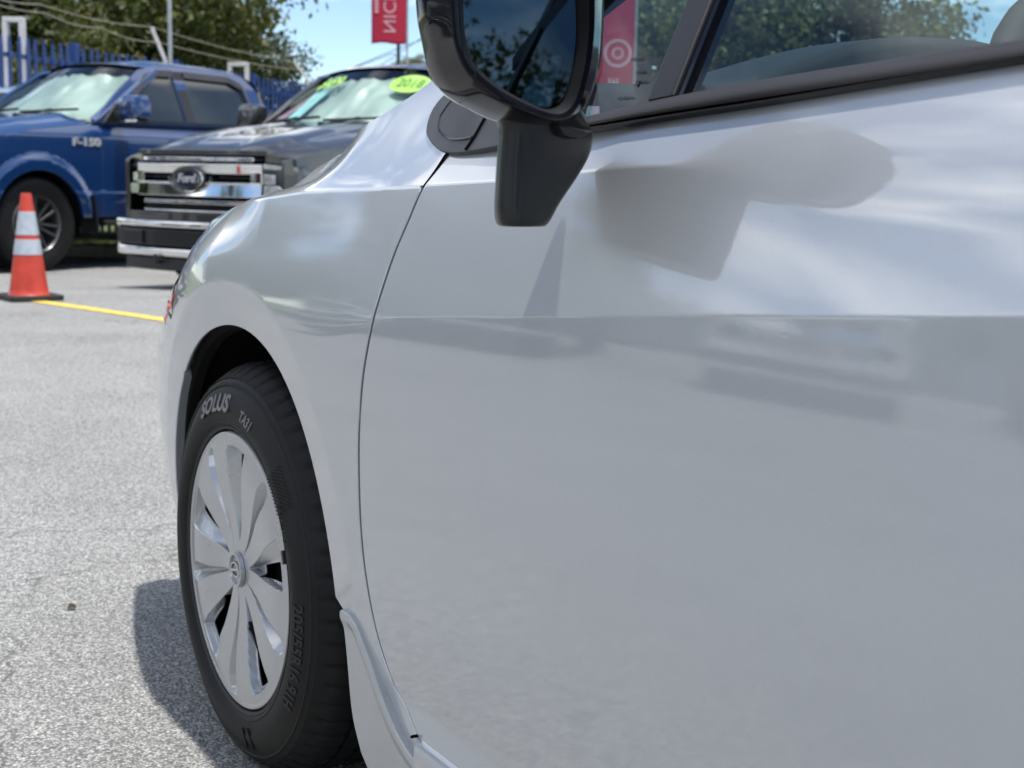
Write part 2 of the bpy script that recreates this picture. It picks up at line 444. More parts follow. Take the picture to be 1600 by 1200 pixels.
def text_mesh(body, size=1.0, extrude=0.0, spacing=1.0, res=3, bold=0.0, align='CENTER'):
    cu = bpy.data.curves.new('t', 'FONT'); cu.body = body; cu.size = size; cu.extrude = extrude
    cu.space_character = spacing; cu.resolution_u = res; cu.align_x = align; cu.align_y = 'CENTER'
    if bold: cu.offset = bold
    o = bpy.data.objects.new('t', cu); col.objects.link(o)
    dg = bpy.context.evaluated_depsgraph_get()
    me = bpy.data.meshes.new_from_object(o.evaluated_get(dg))
    V = [tuple(v.co) for v in me.vertices]; F = [tuple(p.vertices) for p in me.polygons]
    bpy.data.objects.remove(o); bpy.data.curves.remove(cu); bpy.data.meshes.remove(me)
    return V, F
def text_obj(name, body, size, mat, parent, fn, extrude=0.001, **k):
    V, F = text_mesh(body, size, extrude, **k)
    me = bpy.data.meshes.new(name); me.from_pydata([tuple(fn(*v)) for v in V], [], F); me.update()
    return link(name, me, mat, parent)

def smooth01(x, a, b):
    t = np.clip((np.asarray(x, float) - a) / (b - a), 0, 1)
    return t * t * (3 - 2 * t)
def soft(x, w):
    x = np.asarray(x, float)
    return np.where(x < -w, 0, np.where(x > w, x, (x + w) ** 2 / (4 * w)))

def resample(poly, step, closed=True):
    P = [np.array(p, float) for p in poly]; out = []
    n = len(P)
    for i in range(n if closed else n - 1):
        a, b = P[i], P[(i + 1) % n]
        k = max(1, int(round(np.linalg.norm(b - a) / step)))
        for j in range(k): out.append(a + (b - a) * j / k)
    if not closed: out.append(P[-1])
    return np.array(out)
def catmull(pts, step):
    P = [np.array(p, float) for p in pts]; P = [2 * P[0] - P[1]] + P + [2 * P[-1] - P[-2]]
    out = []
    for i in range(1, len(P) - 2):
        L = np.linalg.norm(P[i + 1] - P[i]); k = max(1, int(L / step))
        for j in range(k):
            t = j / k
            out.append(0.5 * ((2 * P[i]) + (-P[i - 1] + P[i + 1]) * t + (2 * P[i - 1] - 5 * P[i] + 4 * P[i + 1] - P[i + 2]) * t * t + (-P[i - 1] + 3 * P[i] - 3 * P[i + 1] + P[i + 2]) * t ** 3))
    out.append(P[-2])
    return [tuple(p) for p in out]
def inside(poly, X, Y):
    c = np.zeros(len(X), bool); n = len(poly)
    for i in range(n):
        x1, y1 = poly[i]; x2, y2 = poly[(i + 1) % n]
        if y1 == y2: continue
        cond = (y1 > Y) != (y2 > Y)
        c ^= cond & (X < (x2 - x1) * (Y - y1) / (y2 - y1) + x1)
    return c
def seg_dist(loops, X, Y):
    d = np.full(len(X), 9.0)
    for poly in loops:
        n = len(poly)
        for i in range(n):
            a = poly[i]; b = poly[(i + 1) % n]; ab = b - a; L = ab @ ab
            if L < 1e-12: continue
            t = np.clip(((X - a[0]) * ab[0] + (Y - a[1]) * ab[1]) / L, 0, 1)
            d = np.minimum(d, np.hypot(X - a[0] - t * ab[0], Y - a[1] - t * ab[1]))
    return d
def panel(name, outline, vfun, mat, parent, holes=(), step=0.012, bstep=0.006, rows=(), mirror=None, flange=0.016, edge=0.0022, sign=1):
    """a body panel: outline in the (u, z) plane, lifted to v = vfun(u, z), with analytic normals and a folded edge.
    mirror = centre line v: builds the same panel of the other side"""
    loops = [resample(outline, bstep)] + [resample(h, bstep) for h in holes]
    def area(l): return 0.5 * np.sum(l[:, 0] * np.roll(l[:, 1], -1) - np.roll(l[:, 0], -1) * l[:, 1])
    if area(loops[0]) < 0: loops[0] = loops[0][::-1]
    for i in range(1, len(loops)):
        if area(loops[i]) > 0: loops[i] = loops[i][::-1]
    B = np.concatenate(loops)
    lo = B.min(0); hi = B.max(0)
    gx, gy = np.meshgrid(np.arange(lo[0] + step * .3, hi[0], step), np.arange(lo[1] + step * .3, hi[1], step))
    X = gx.ravel(); Y = gy.ravel()
    rp = []
    for fn, offs, (u0, u1) in rows:
        us = np.arange(u0, u1, step * .7)
        zs = np.array([fn(q) for q in us])
        near = np.interp(X, us, zs, left=-9, right=-9) if u0 < u1 else None
        keep = ~((np.abs(Y - near) < max(offs) + step * .45))
        X = X[keep]; Y = Y[keep]
        for o_ in offs: rp.append(np.stack([us, zs + o_], 1))
    if rp:
        rp = np.concatenate(rp); X = np.concatenate([X, rp[:, 0]]); Y = np.concatenate([Y, rp[:, 1]])
    k = inside(loops[0], X, Y)
    for h in loops[1:]: k &= ~inside(h, X, Y)
    X = X[k]; Y = Y[k]
    k = seg_dist(loops, X, Y) > bstep * .5
    X = X[k]; Y = Y[k]
    nb = len(B)
    pts = np.concatenate([B, np.stack([X, Y], 1)])
    edges = []; s0 = 0
    for l in loops:
        n = len(l); edges += [(s0 + i, s0 + (i + 1) % n) for i in range(n)]; s0 += n
    res = geometry.delaunay_2d_cdt([Vector(p) for p in pts], edges, [], 0, 1e-6, True)
    vco = np.array([tuple(v) for v in res[0]]); T = np.array([f for f in res[2] if len(f) == 3])
    c = vco[T].mean(1)
    k = inside(loops[0], c[:, 0], c[:, 1])
    for h in loops[1:]: k &= ~inside(h, c[:, 0], c[:, 1])
    T = T[k]
    a, b, d = vco[T[:, 0]], vco[T[:, 1]], vco[T[:, 2]]
    ar = (b[:, 0] - a[:, 0]) * (d[:, 1] - a[:, 1]) - (d[:, 0] - a[:, 0]) * (b[:, 1] - a[:, 1])
    T = T[np.abs(ar) > 1e-12]; ar = ar[np.abs(ar) > 1e-12]
    T[ar > 0] = T[ar > 0][:, ::-1]                 # so that the face normal points to +v
    e = 4e-4
    def lift(p):
        v = vfun(p[:, 0], p[:, 1])
        gu = (vfun(p[:, 0] + e, p[:, 1]) - vfun(p[:, 0] - e, p[:, 1])) / (2 * e)
        gz = (vfun(p[:, 0], p[:, 1] + e) - vfun(p[:, 0], p[:, 1] - e)) / (2 * e)
        n = np.stack([-gu, np.ones(len(p)), -gz], 1); n /= np.linalg.norm(n, axis=1)[:, None]
        return np.stack([p[:, 0], v, p[:, 1]], 1), n
    V3, N3 = lift(vco)
    Vs = [V3]; Ns = [N3]; Fs = [tuple(t) for t in T]; base = len(V3)
    for l in loops:
        n = len(l)
        tang = np.roll(l, -1, 0) - np.roll(l, 1, 0); tang /= np.linalg.norm(tang, axis=1)[:, None]
        out = np.stack([tang[:, 1], -tang[:, 0]], 1)      # outward for ccw outline, into the hole for cw holes
        P0, N0 = lift(l)
        O3 = np.stack([out[:, 0], np.zeros(n), out[:, 1]], 1)
        ring = [(P0, N0)]
        for ang in (35, 65, 90):
            ca, sa = math.cos(R(ang)), math.sin(R(ang))
            ring.append((P0 + O3 * edge * sa - N0 * edge * (1 - ca), N0 * ca + O3 * sa))
        ring.append((P0 + O3 * edge - N0 * flange, O3))
        for i, (p, nn) in enumerate(ring):
            Vs.append(p); Ns.append(nn / np.linalg.norm(nn, axis=1)[:, None])
        for i in range(len(ring) - 1):
            for q in range(n):
                a0 = base + i * n + q; b0 = base + i * n + (q + 1) % n
                Fs.append((a0, a0 + n, b0 + n, b0))
        base += n * len(ring)
    V_ = np.concatenate(Vs); N_ = np.concatenate(Ns)
    Fs = [f[::-1] if len(f) == 4 else f for f in Fs]
    # consistent orientation check is done through custom normals
    if sign < 0:
        V_ = V_ * np.array([1, -1, 1]); N_ = N_ * np.array([1, -1, 1]); Fs = [f[::-1] for f in Fs]
    if mirror is not None:
        V_ = V_.copy(); V_[:, 1] = 2 * mirror - V_[:, 1]; N_ = N_ * np.array([1, -1, 1]); Fs = [f[::-1] for f in Fs]
    return from_np(name, V_, Fs, mat, parent, N_)
def mirrored(o, c, parent, name=None):
    """the same part on the other side of the centre line v = c"""
    me = o.data.copy()
    n = len(me.vertices)
    co = np.empty(n * 3); me.vertices.foreach_get('co', co); co = co.reshape(-1, 3)
    co[:, 1] = 2 * c - co[:, 1]
    V_ = co; F_ = [tuple(p.vertices)[::-1] for p in me.polygons]
    sm = [p.use_smooth for p in me.polygons]
    m2 = bpy.data.meshes.new(name or o.name.split('.')[0]); m2.from_pydata([tuple(v) for v in V_], [], F_)
    m2.polygons.foreach_set('use_smooth', sm); m2.update()
    try: m2.set_sharp_from_angle(angle=R(40))
    except Exception: pass
    q = link(name or o.name.split('.')[0], m2, o.data.materials[0], parent)
    for md in o.modifiers:
        k = q.modifiers.new(md.name, md.type)
        for a in ('width', 'segments', 'limit_method', 'angle_limit', 'levels', 'render_levels'):
            if hasattr(md, a): setattr(k, a, getattr(md, a))
    return q
def copy_tree(o, parent=None):
    c = o.copy(); col.objects.link(c)
    c.parent = parent
    for ch in list(o.children): copy_tree(ch, c)
    return c
def grid_surface(name, f, us, vs_, mat, parent, smooth=True, flip=False):
    nu, nv = len(us), len(vs_)
    V_ = [f(a, b) for a in us for b in vs_]
    F_ = [(i * nv + j, (i + 1) * nv + j, (i + 1) * nv + j + 1, i * nv + j + 1) for i in range(nu - 1) for j in range(nv - 1)]
    if flip: F_ = [q[::-1] for q in F_]
    return from_np(name, V_, F_, mat, parent, None, smooth)

# ------------------------------------------------------------------ ground
def gz(x, y):
    """the lot drops about ten centimetres towards the kerb"""
    return -0.10 * float(smooth01(y, 9.9, 12.4))
def axis_pts(lo, hi, a, b, fine):
    mid = list(np.arange(a, b + 1e-6, fine))
    left = []; d = fine; x = a
    while x > lo: d *= 1.6; x -= d; left.append(x)
    right = []; d = fine; x = b
    while x < hi: d *= 1.6; x += d; right.append(x)
    return left[::-1] + mid + right
gx = axis_pts(-700, 700, -8, 8, 1.0); gy = axis_pts(-700, 900, 9.0, 13.0, 0.25)
V_ = [(x, y, gz(x, y)) for x in gx for y in gy]
ny = len(gy)
F_ = [(i * ny + j, (i + 1) * ny + j, (i + 1) * ny + j + 1, i * ny + j + 1) for i in range(len(gx) - 1) for j in range(ny - 1)]
tag(from_np('ground', V_, F_, 'asphalt'), 'worn pale grey asphalt of the car lot', kind='structure')

# painted yellow line, cone stands at its far end
a0, a1 = [(-3.21, 9.45), (-2.05, 8.39)]
a0 = Vector((*a0, 0)); a1 = Vector((*a1, 0)); dl = (a1 - a0).normalized(); pl = Vector((-dl.y, dl.x, 0))
b0 = a0 - dl * 0.15; V_ = []; F_ = []
nn = 60
for i in range(nn + 1):
    p = b0 + dl * (i * 5.2 / nn)
    w0 = 0.055 + rng.uniform(-.004, .004); w1 = 0.055 + rng.uniform(-.004, .004)
    V_ += [tuple(p + pl * w0 + Vector((0, 0, gz(p.x, p.y) + .004))), tuple(p - pl * w1 + Vector((0, 0, gz(p.x, p.y) + .004)))]
    if i: F_.append((2 * i - 2, 2 * i - 1, 2 * i + 1, 2 * i))
tag(from_np('painted_line', V_, F_, 'yellow'), 'yellow painted parking line on the asphalt beside the cone', kind='structure')

# kerb, made of cast lengths with open joints, and the grass strip behind
kz = gz(0, 20)
kb = MB()
for i in range(28):
    x = -24 + i * 1.5
    kb.box((x + .745, 15.72, kz + .06), (1.485, 0.16, 0.13))
tag(kb.build('kerb', 'concrete', bevel=.015), 'pale concrete kerb along the grass strip', kind='structure')
gm = MB()
gm.add([(-300, 15.80, kz + .055), (60, 15.80, kz + .055), (60, 700, kz + .055), (-300, 700, kz + .055)], [(0, 1, 2, 3)])
tag(gm.build('grass_ground', 'turf'), 'grass verge behind the kerb', kind='structure')
V_ = []; F_ = []; tn = []
for i in range(9000):
    x = rng.uniform(-8.0, -2.5); y = 15.82 + abs(rng.gauss(0, 0.5)); h = rng.uniform(.05, .12); a = rng.uniform(0, PI)
    w = .006; lx = rng.gauss(0, .03); ly = rng.gauss(0, .03); z = kz + .05; b = len(V_)
    V_ += [(x - w * math.cos(a), y - w * math.sin(a), z), (x + w * math.cos(a), y + w * math.sin(a), z), (x + lx, y + ly, z + h)]
    F_.append((b, b + 1, b + 2)); tn.append(rng.random())
go = from_np('grass', V_, F_, 'grass', smooth=False)
at = go.data.attributes.new('tone', 'FLOAT', 'FACE'); at.data.foreach_set('value', tn)
tag(go, 'short green grass growing behind the kerb', kind='stuff')

# ------------------------------------------------------------------ trees
def crown_mesh(seed, rx, rz, ncl, nleaf, leaf):
    """leaf-sized faces in clumps through an uneven crown, centred on the origin"""
    g = np.random.default_rng(seed)
    C = []
    while len(C) < ncl:
        p = g.uniform(-1, 1, 3)
        if .30 < np.linalg.norm(p) < 1.0: C.append(p * np.array([rx, rx, rz]) * g.uniform(.85, 1.12))
    C = np.array(C); rad = g.uniform(.16, .34, ncl) * rx
    ci = g.integers(0, ncl, nleaf)
    d = g.normal(size=(nleaf, 3)); d /= np.linalg.norm(d, axis=1)[:, None]
    r = rad[ci] * (g.uniform(0.15, 1.0, nleaf) ** 0.45) * g.uniform(.75, 1.2, nleaf)
    P = C[ci] + d * r[:, None] * np.array([1.15, 1.15, .72])
    n = d * .7 + g.normal(size=(nleaf, 3)) * .7 + np.array([0, 0, .35]); n /= np.linalg.norm(n, axis=1)[:, None]
    a = np.cross(n, g.normal(size=(nleaf, 3))); a /= np.linalg.norm(a, axis=1)[:, None]
    b = np.cross(n, a)
    s = leaf * g.uniform(.6, 1.35, nleaf)[:, None]
    q = np.stack([P - a * s * .5, P - b * s * .28, P + a * s * .5, P + b * s * .28], 1).reshape(-1, 3)
    me = bpy.data.meshes.new('crown')
    me.vertices.add(nleaf * 4); me.vertices.foreach_set('co', q.ravel())
    me.loops.add(nleaf * 4); me.loops.foreach_set('vertex_index', np.arange(nleaf * 4))
    me.polygons.add(nleaf); me.polygons.foreach_set('loop_start', np.arange(nleaf) * 4)
    me.update(calc_edges=True)
    tone = np.clip(.45 + g.normal(size=ncl)[ci] * .22 + g.normal(size=nleaf) * .16, 0, 1)
    at_ = me.attributes.new('tone', 'FLOAT', 'FACE'); at_.data.foreach_set('value', tone.astype(np.float32))
    return me, C
crowns = [crown_mesh(3, 1.0, .86, 80, 26000, .050), crown_mesh(11, 1.0, .9, 95, 26000, .048), crown_mesh(23, 1.0, .75, 70, 24000, .052)]
def tree(x, y, r, h, kind, mat, label, group=None, rz=None, zc=None, loc_z=-.05):
    me, C = crowns[kind]
    t = empty('tree', (x, y, loc_z), rng.uniform(0, 6) if rz is None else rz)
    tag(t, label, 'tree', group)
    me2 = me.copy() if mat != 'leaf_oak' else me
    if not me2.materials: me2.materials.append(M[mat])
    c = bpy.data.objects.new('crown', me2); col.objects.link(c); c.parent = t
    zc = zc or (h - r * .8)
    c.location = (0, 0, zc); c.scale = (r, r, r * 1.0)
    b = MB()
    b.tube([(0, 0, 0), (.03 * r, 0, zc * .3), (-.04 * r, .03 * r, zc * .62), (.02, -.02, zc + .1 * r)], [.085 * r, .068 * r, .055 * r, .03 * r], 9)
    for k in range(8):
        p = C[(k * 7) % len(C)] * r * .85
        z0 = zc * (.35 + .08 * k)
        z0 = min(z0, zc)
        b.tube([(0, 0, z0), (p[0] * .45, p[1] * .45, (z0 + zc + p[2]) / 2 + .1 * r), (p[0], p[1], zc + p[2])], [.034 * r, .022 * r, .008 * r], 6)
    b.build('trunk', 'bark', t, smooth=True)
    return t
for me_, _c in crowns:
    pass
tree(-9.6, 35.0, 4.15, 8.2, 0, 'leaf_oak', 'tall olive green tree behind the fence, edge of its crown against open sky', rz=.4)
tree(-14.6, 33.0, 3.9, 7.6, 1, 'leaf_oak', 'loose crowned tree at the left behind the fence with sky showing through', rz=2.0)
tree(-12.4, 41.0, 4.8, 7.8, 2, 'leaf_oak', 'dark dense tree between and behind the two olive trees', rz=1.0)
tree(-7.4, 38.0, 2.6, 4.6, 1, 'leaf_oak', 'low bushy tree behind the fence above the grey pickup', rz=4.1, zc=2.1)
tree(-8.5, 30.0, 2.2, 3.9, 2, 'leaf_oak', 'short dark bush like tree right behind the blue pickup', rz=3.1, zc=1.9)
tree(7.1, 36.0, 3.75, 7.5, 0, 'leaf_green', 'green tree seen through the side window, crown falling away to open sky', rz=5.0, zc=3.6)
tree(3.4, 38.0, 3.7, 8.0, 2, 'leaf_green', 'green tree seen through the front of the side window beside the divider', rz=.8, zc=3.8)
tree(5.2, 43.0, 3.8, 6.6, 1, 'leaf_green', 'green tree filling the gap behind the two seen through the window', rz=2.2, zc=3.6)
tree(-17.5, 37.0, 4.2, 9.4, 0, 'leaf_oak', 'tall tree at the far left behind the fence, over the white post frame', rz=3.3)
tree(-11.5, 37.5, 3.4, 9.6, 1, 'leaf_oak', 'high round crown rising above the other trees at the left', rz=5.3)
tree(-6.6, 95.0, 1.8, 4.4, 1, 'leaf_oak', 'small far away tree top just above the grey pickup roof', rz=.2, zc=6.6)
tree(-14, 110.0, 3.2, 5, 0, 'leaf_oak', 'far away tree beyond the lot at the foot of the sky', rz=.2, zc=3)
for i, (x, y, r_, h_) in enumerate([(-30, 20, 4.6, 8.6), (-46, 20, 5, 9), (-38, 33, 4.6, 8), (-52, 1, 4.6, 8), (-21, 36, 4.5, 8), (-32, -10, 5, 9), (-24, -24, 5, 9), (-10, -36, 5, 9), (6, -40, 5, 9), (20, -30, 5, 9)]):
    tree(x, y, r_, h_, i % 3, 'leaf_green', 'green tree across the road beside the lot, outside the picture', 'trees outside the picture', loc_z=0)

# ------------------------------------------------------------------ blue fence
f0 = Vector((-6.32, 15.95, 0)); fd = Vector((1.9, 7.5, 0)).normalized(); FL = 15.2
fence = empty('fence', f0, math.atan2(fd.y, fd.x))
tag(fence, 'blue steel palisade fence with pointed pales behind the parked pickups', 'fence')
pm = MB()
pw, pt = .070, .018
for (w, t_) in ((pw, pt),):
    prof = [(-w / 2, 0), (-w / 2, 2.26), (-w * .28, 2.40), (0, 2.33), (w * .28, 2.40), (w / 2, 2.26), (w / 2, 0)]
    pm.prism(prof, lambda a, b: (a, -t_ / 2, b), lambda a, b: (a, t_ / 2, b))
pale0 = pm.build('pale', 'fence_blue', fence, bevel=.004, segs=1)
npale = int(FL / .18)
for i in range(npale):
    p = pale0 if i == 0 else pale0.copy()
    if i: col.objects.link(p)
    p.parent = fence
    p.location = (i * .18, 0, rng.uniform(-.012, .012)); p.rotation_euler = (0, rng.uniform(-.008, .008), rng.uniform(-.06, .06))
for z in (2.17, .35):
    b = MB(); b.box((FL / 2, .028, z), (FL, .035, .055)); b.build('rail', 'fence_blue', fence)
for i in range(6):
    b = MB(); b.box((.09 + i * 2.7, .07, 1.22), (.09, .09, 2.44)); b.build('post', 'fence_blue', fence, bevel=.006)

def post_frame(pts, Y, label):
    (xa, za), (xb, zb) = pts
    w = xb - xa; h = za
    t = empty('post_frame', (xa, Y, -.05)); tag(t, label, 'frame')
    for x in (.03, w - .03):
        b = MB(); b.box((x, 0, h / 2 + .02), (.062, .10, h + .04 - .064)); b.build('post', 'white_steel', t, bevel=.004)
    b = MB(); b.box((w / 2, 0, h + .025), (w, .10, .062)); b.build('crossbar', 'white_steel', t, bevel=.004)
p_ = [(-6.27, 17.7, 2.65), (-6.01, 17.7, 2.66)]
post_frame([(p_[0][0], p_[0][2]), (p_[1][0], p_[1][2])], 17.7, 'white square post frame behind the fence at the far left')
p_ = [(-4.68, 23.4, 2.57), (-4.35, 23.4, 2.56)]
post_frame([(p_[0][0], p_[0][2]), (p_[1][0], p_[1][2])], 23.4, 'white square post frame behind the fence above the blue pickup bed')

# wire carriers and the wires
ta, tb = [(-5.25, 20.8, 2.86), (-5.01, 20.8, 2.44)]
sp_ = empty('wire_support', (tb[0], tb[1], 0)); tag(sp_, 'slim grey pole with a leaning white arm behind the fence', 'pole')
tb2 = [(-5.01, 20.8, 3.24), (-4.97, 20.8, 2.28)]
dxp = (tb2[0][0] - tb2[1][0])
b = MB(); b.tube([(0.02, 0, 0), (0.02, 0, 5.2)], .030, 10); b.build('pole', 'galv', sp_, smooth=True)
b = MB(); b.bar((-.02, 0, tb[2] - .12), (ta[0] - tb[0], 0, ta[2]), .045, .045); b.bar((-.02, 0, 0), (-.02, 0, tb[2] - .10), .05, .05, (1, 0, 0)); b.build('arm', 'white_steel', sp_)
tc_, td_ = [(-3.95, 25.6, 2.76), (-3.71, 25.6, 2.45)]
s2 = empty('wire_support', (td_[0], td_[1], 0)); tag(s2, 'leaning white fence arm beside the grey pickup roof', 'arm')
b = MB(); b.bar((0, 0, td_[2]), (tc_[0] - td_[0], 0, tc_[2]), .045, .045); b.build('arm', 'white_steel', s2)
b = MB(); b.bar((0, 0, 0), (0, 0, td_[2] + .01), .05, .05, (1, 0, 0)); b.build('post', 'white_steel', s2)
w1 = [[(-5.81, 15.2, 2.71)][0], [(-5.79, 17.6, 2.8)][0], ta, tc_]
w2 = [[(-5.81, 15.2, 2.66)][0], [(-5.75, 17.7, 2.71)][0], [(-5.46, 19.0, 2.67)][0], [(-5.16, 20.8, 2.65)][0], [(-3.84, 25.6, 2.62)][0]]
for k, (pts, lb) in enumerate(((w1, 'upper fence wire running from arm to arm in front of the trees'), (w2, 'lower fence wire running just below the upper one'))):
    b = MB(); path = []
    for i in range(len(pts) - 1):
        A, B_ = Vector(pts[i]), Vector(pts[i + 1])
        for q in range(8):
            t = q / 8; path.append(A.lerp(B_, t) + Vector((0, 0, -.05 * math.sin(PI * t))))
    path.append(Vector(pts[-1]))
    b.tube(path, .0065, 5)
    tag(b.build('wire', 'cable', smooth=True), lb, 'wire')

# ------------------------------------------------------------------ banners on poles
def banner(Y, left, right, ztop, zbot, texts, label, wave=.03, logo=None):
    """flag on the pole at its right edge; words run upwards, seen from the back"""
    t = empty('banner', (right, Y, -.05)); tag(t, label, 'flag')
    W = right - left; H = ztop - zbot
    def cloth(a, z): return (-(W) * a, wave * math.sin(3.2 * a + z * 2.1) * (0.4 + a), z + .05)
    us = np.linspace(0, 1, 14); zs = np.linspace(zbot, ztop, 50)
    V_ = [cloth(a, z - .012 * math.sin(7 * a)) for a in us for z in zs]
    nz = len(zs)
    F_ = [(i * nz + j, (i + 1) * nz + j, (i + 1) * nz + j + 1, i * nz + j + 1) for i in range(len(us) - 1) for j in range(nz - 1)]
    c = from_np('cloth', V_, F_, 'banner_red', t)
    md = c.modifiers.new('s', 'SOLIDIFY'); md.thickness = .003
    b = MB(); b.tube([(.012, 0, 0), (.012, 0, ztop + .3)], .016, 8); b.build('pole', 'galv', t, smooth=True)
    for (body, size, az, z0, mat) in texts:
        Vt, Ft = text_mesh(body, size, 0, spacing=1.02, align='LEFT')
        Vn = []
        for x, y, z in Vt:
            zz_ = z0 + x; a = az - y / W
            q = cloth(a, zz_); Vn.append((q[0], q[1] - .006, q[2]))
        o = from_np('lettering', Vn, Ft, mat, t, smooth=False)
    if logo:
        az, z0, rr = logo
        for (r0, r1) in ((rr * .82, rr), (rr * .30, rr * .42)):
            Vn = []; Fn = []
            for i in range(40):
                th = 2 * PI * i / 40
                for r_ in (r0, r1):
                    q = cloth(az + r_ * math.cos(th) / W, z0 + r_ * math.sin(th)); Vn.append((q[0], q[1] - .006, q[2]))
                j = (i + 1) % 40; Fn.append((2 * i, 2 * i + 1, 2 * j + 1, 2 * j))
            from_np('emblem', Vn, Fn, 'banner_print', t, smooth=False)
    return t
bp_ = [(-2.23, 22.0, 3.15), (-1.7, 22.0, 3.16), (-1.96, 22.0, 2.8), (-1.97, 22.0, 3.44), (-1.98, 22.0, 2.95)]
W1 = bp_[1][0] - bp_[0][0]
bn = banner(22.0, bp_[0][0], bp_[1][0], 4.6, bp_[2][2],
       [('NICE DRIVE', .27, .50, bp_[4][2], 'banner_print')],
       'red banner reading NICE on a thin grey pole in the open sky', wave=.012)
for i in range(26):
    if i % 5 != 4:
        b = MB(); b.box((-W1 * .855, -.014, bp_[2][2] + .52 + i * .055), (.055, .002, .038)); b.build('small_print', 'banner_print', bn)
pp = [(-1.87, 22.6, 2.93), (-1.88, 22.6, 2.45)]
b = MB(); b.tube([(pp[0][0], 22.6, -.05), (pp[0][0], 22.6, 3.9)], .028, 10)
tag(b.build('pole', 'pole_dark', smooth=True), 'dark green pole standing behind the red banner', 'pole')
bp2 = [(1.05, 20.0, 2.75), (1.59, 20.0, 2.76), (1.34, 20.0, 1.89), (1.32, 20.0, 2.44), (1.41, 20.0, 2.83), (1.42, 20.0, 2.55), (1.47, 20.0, 2.05), (1.39, 20.0, 2.36)]
banner(20.0, bp2[0][0], bp2[1][0], 3.6, bp2[2][2] - .5,
       [('DRIVE', .185, .52, bp2[7][2] - .64, 'banner_white')],
       'red banner reading DRIVE seen through the small front window of the silver car', wave=.01, logo=(.42, bp2[5][2] + .01, .19))
# overhead power lines far behind
def cable(pts, label, r=.02):
    b = MB(); path = []
    for i in range(len(pts) - 1):
        A, B_ = Vector(pts[i]), Vector(pts[i + 1])
        for q in range(10):
            t = q / 10; path.append(A.lerp(B_, t) + Vector((0, 0, -.004 * (B_ - A).length * math.sin(PI * t))))
    path.append(Vector(pts[-1])); b.tube(path, r, 5)
    return tag(b.build('power_line', 'power', smooth=True), label, 'cable')
cable([(-11.43, 70.0, 4.34), (-6.11, 70.0, 6.56), (-1.58, 70.0, 8.39)], 'power line rising to the right behind the red banner', .022)
cable([(-11.1, 74.0, 5.04), (-6.43, 74.0, 6.76), (-1.62, 74.0, 5.7)], 'power line dipping away to the right of the banner poles', .02)
cable([(-9.2, 72.0, 4.49), (-6.16, 72.0, 6.48), (-1.64, 72.0, 9.59)], 'power line crossing low behind the banner poles', .02)
cable([(-60, 30, 7.5), (-25, -12, 7.2), (20, -30, 7.5)], 'power line over the road behind the camera', .03)
cable([(-60, 27, 9.0), (-26, -14, 8.7), (22, -33, 9.0)], 'upper power line over the road behind the camera', .03)

# ------------------------------------------------------------------ building across the lot (seen as a reflection in the door)
bd = empty('building', (-25.5, 8.0, 0), math.atan2(-.28, 1.0) )
tag(bd, 'low white building with dark posts across the lot, left of the picture', 'building')
b = MB(); b.box((-3.2, 0, 1.9), (5.6, 15, 3.8)); b.build('wall', 'stone_white', bd)
b = MB(); b.box((-1.8, 0, 3.98), (9.4, 16, .30)); b.build('roof', 'roof_dark', bd)
for y in (-7.4, -4.4, -1.5, -1.1, 2.0, 4.8, 7.4):
    b = MB(); b.box((2.4, y, 1.91), (.18, .18, 3.82)); b.build('post', 'roof_dark', bd)
for y in (-5.5, -2.4, .6, 3.6, 6.1):
    w_ = MB(); w_.box((-.37, y, 1.7), (.06, 1.7, 1.7)); wo = w_.build('window', 'roof_dark', bd)
    g_ = MB(); g_.box((-.33, y, 1.7), (.03, 1.55, 1.55)); g_.build('pane', 'dark_glass', wo)

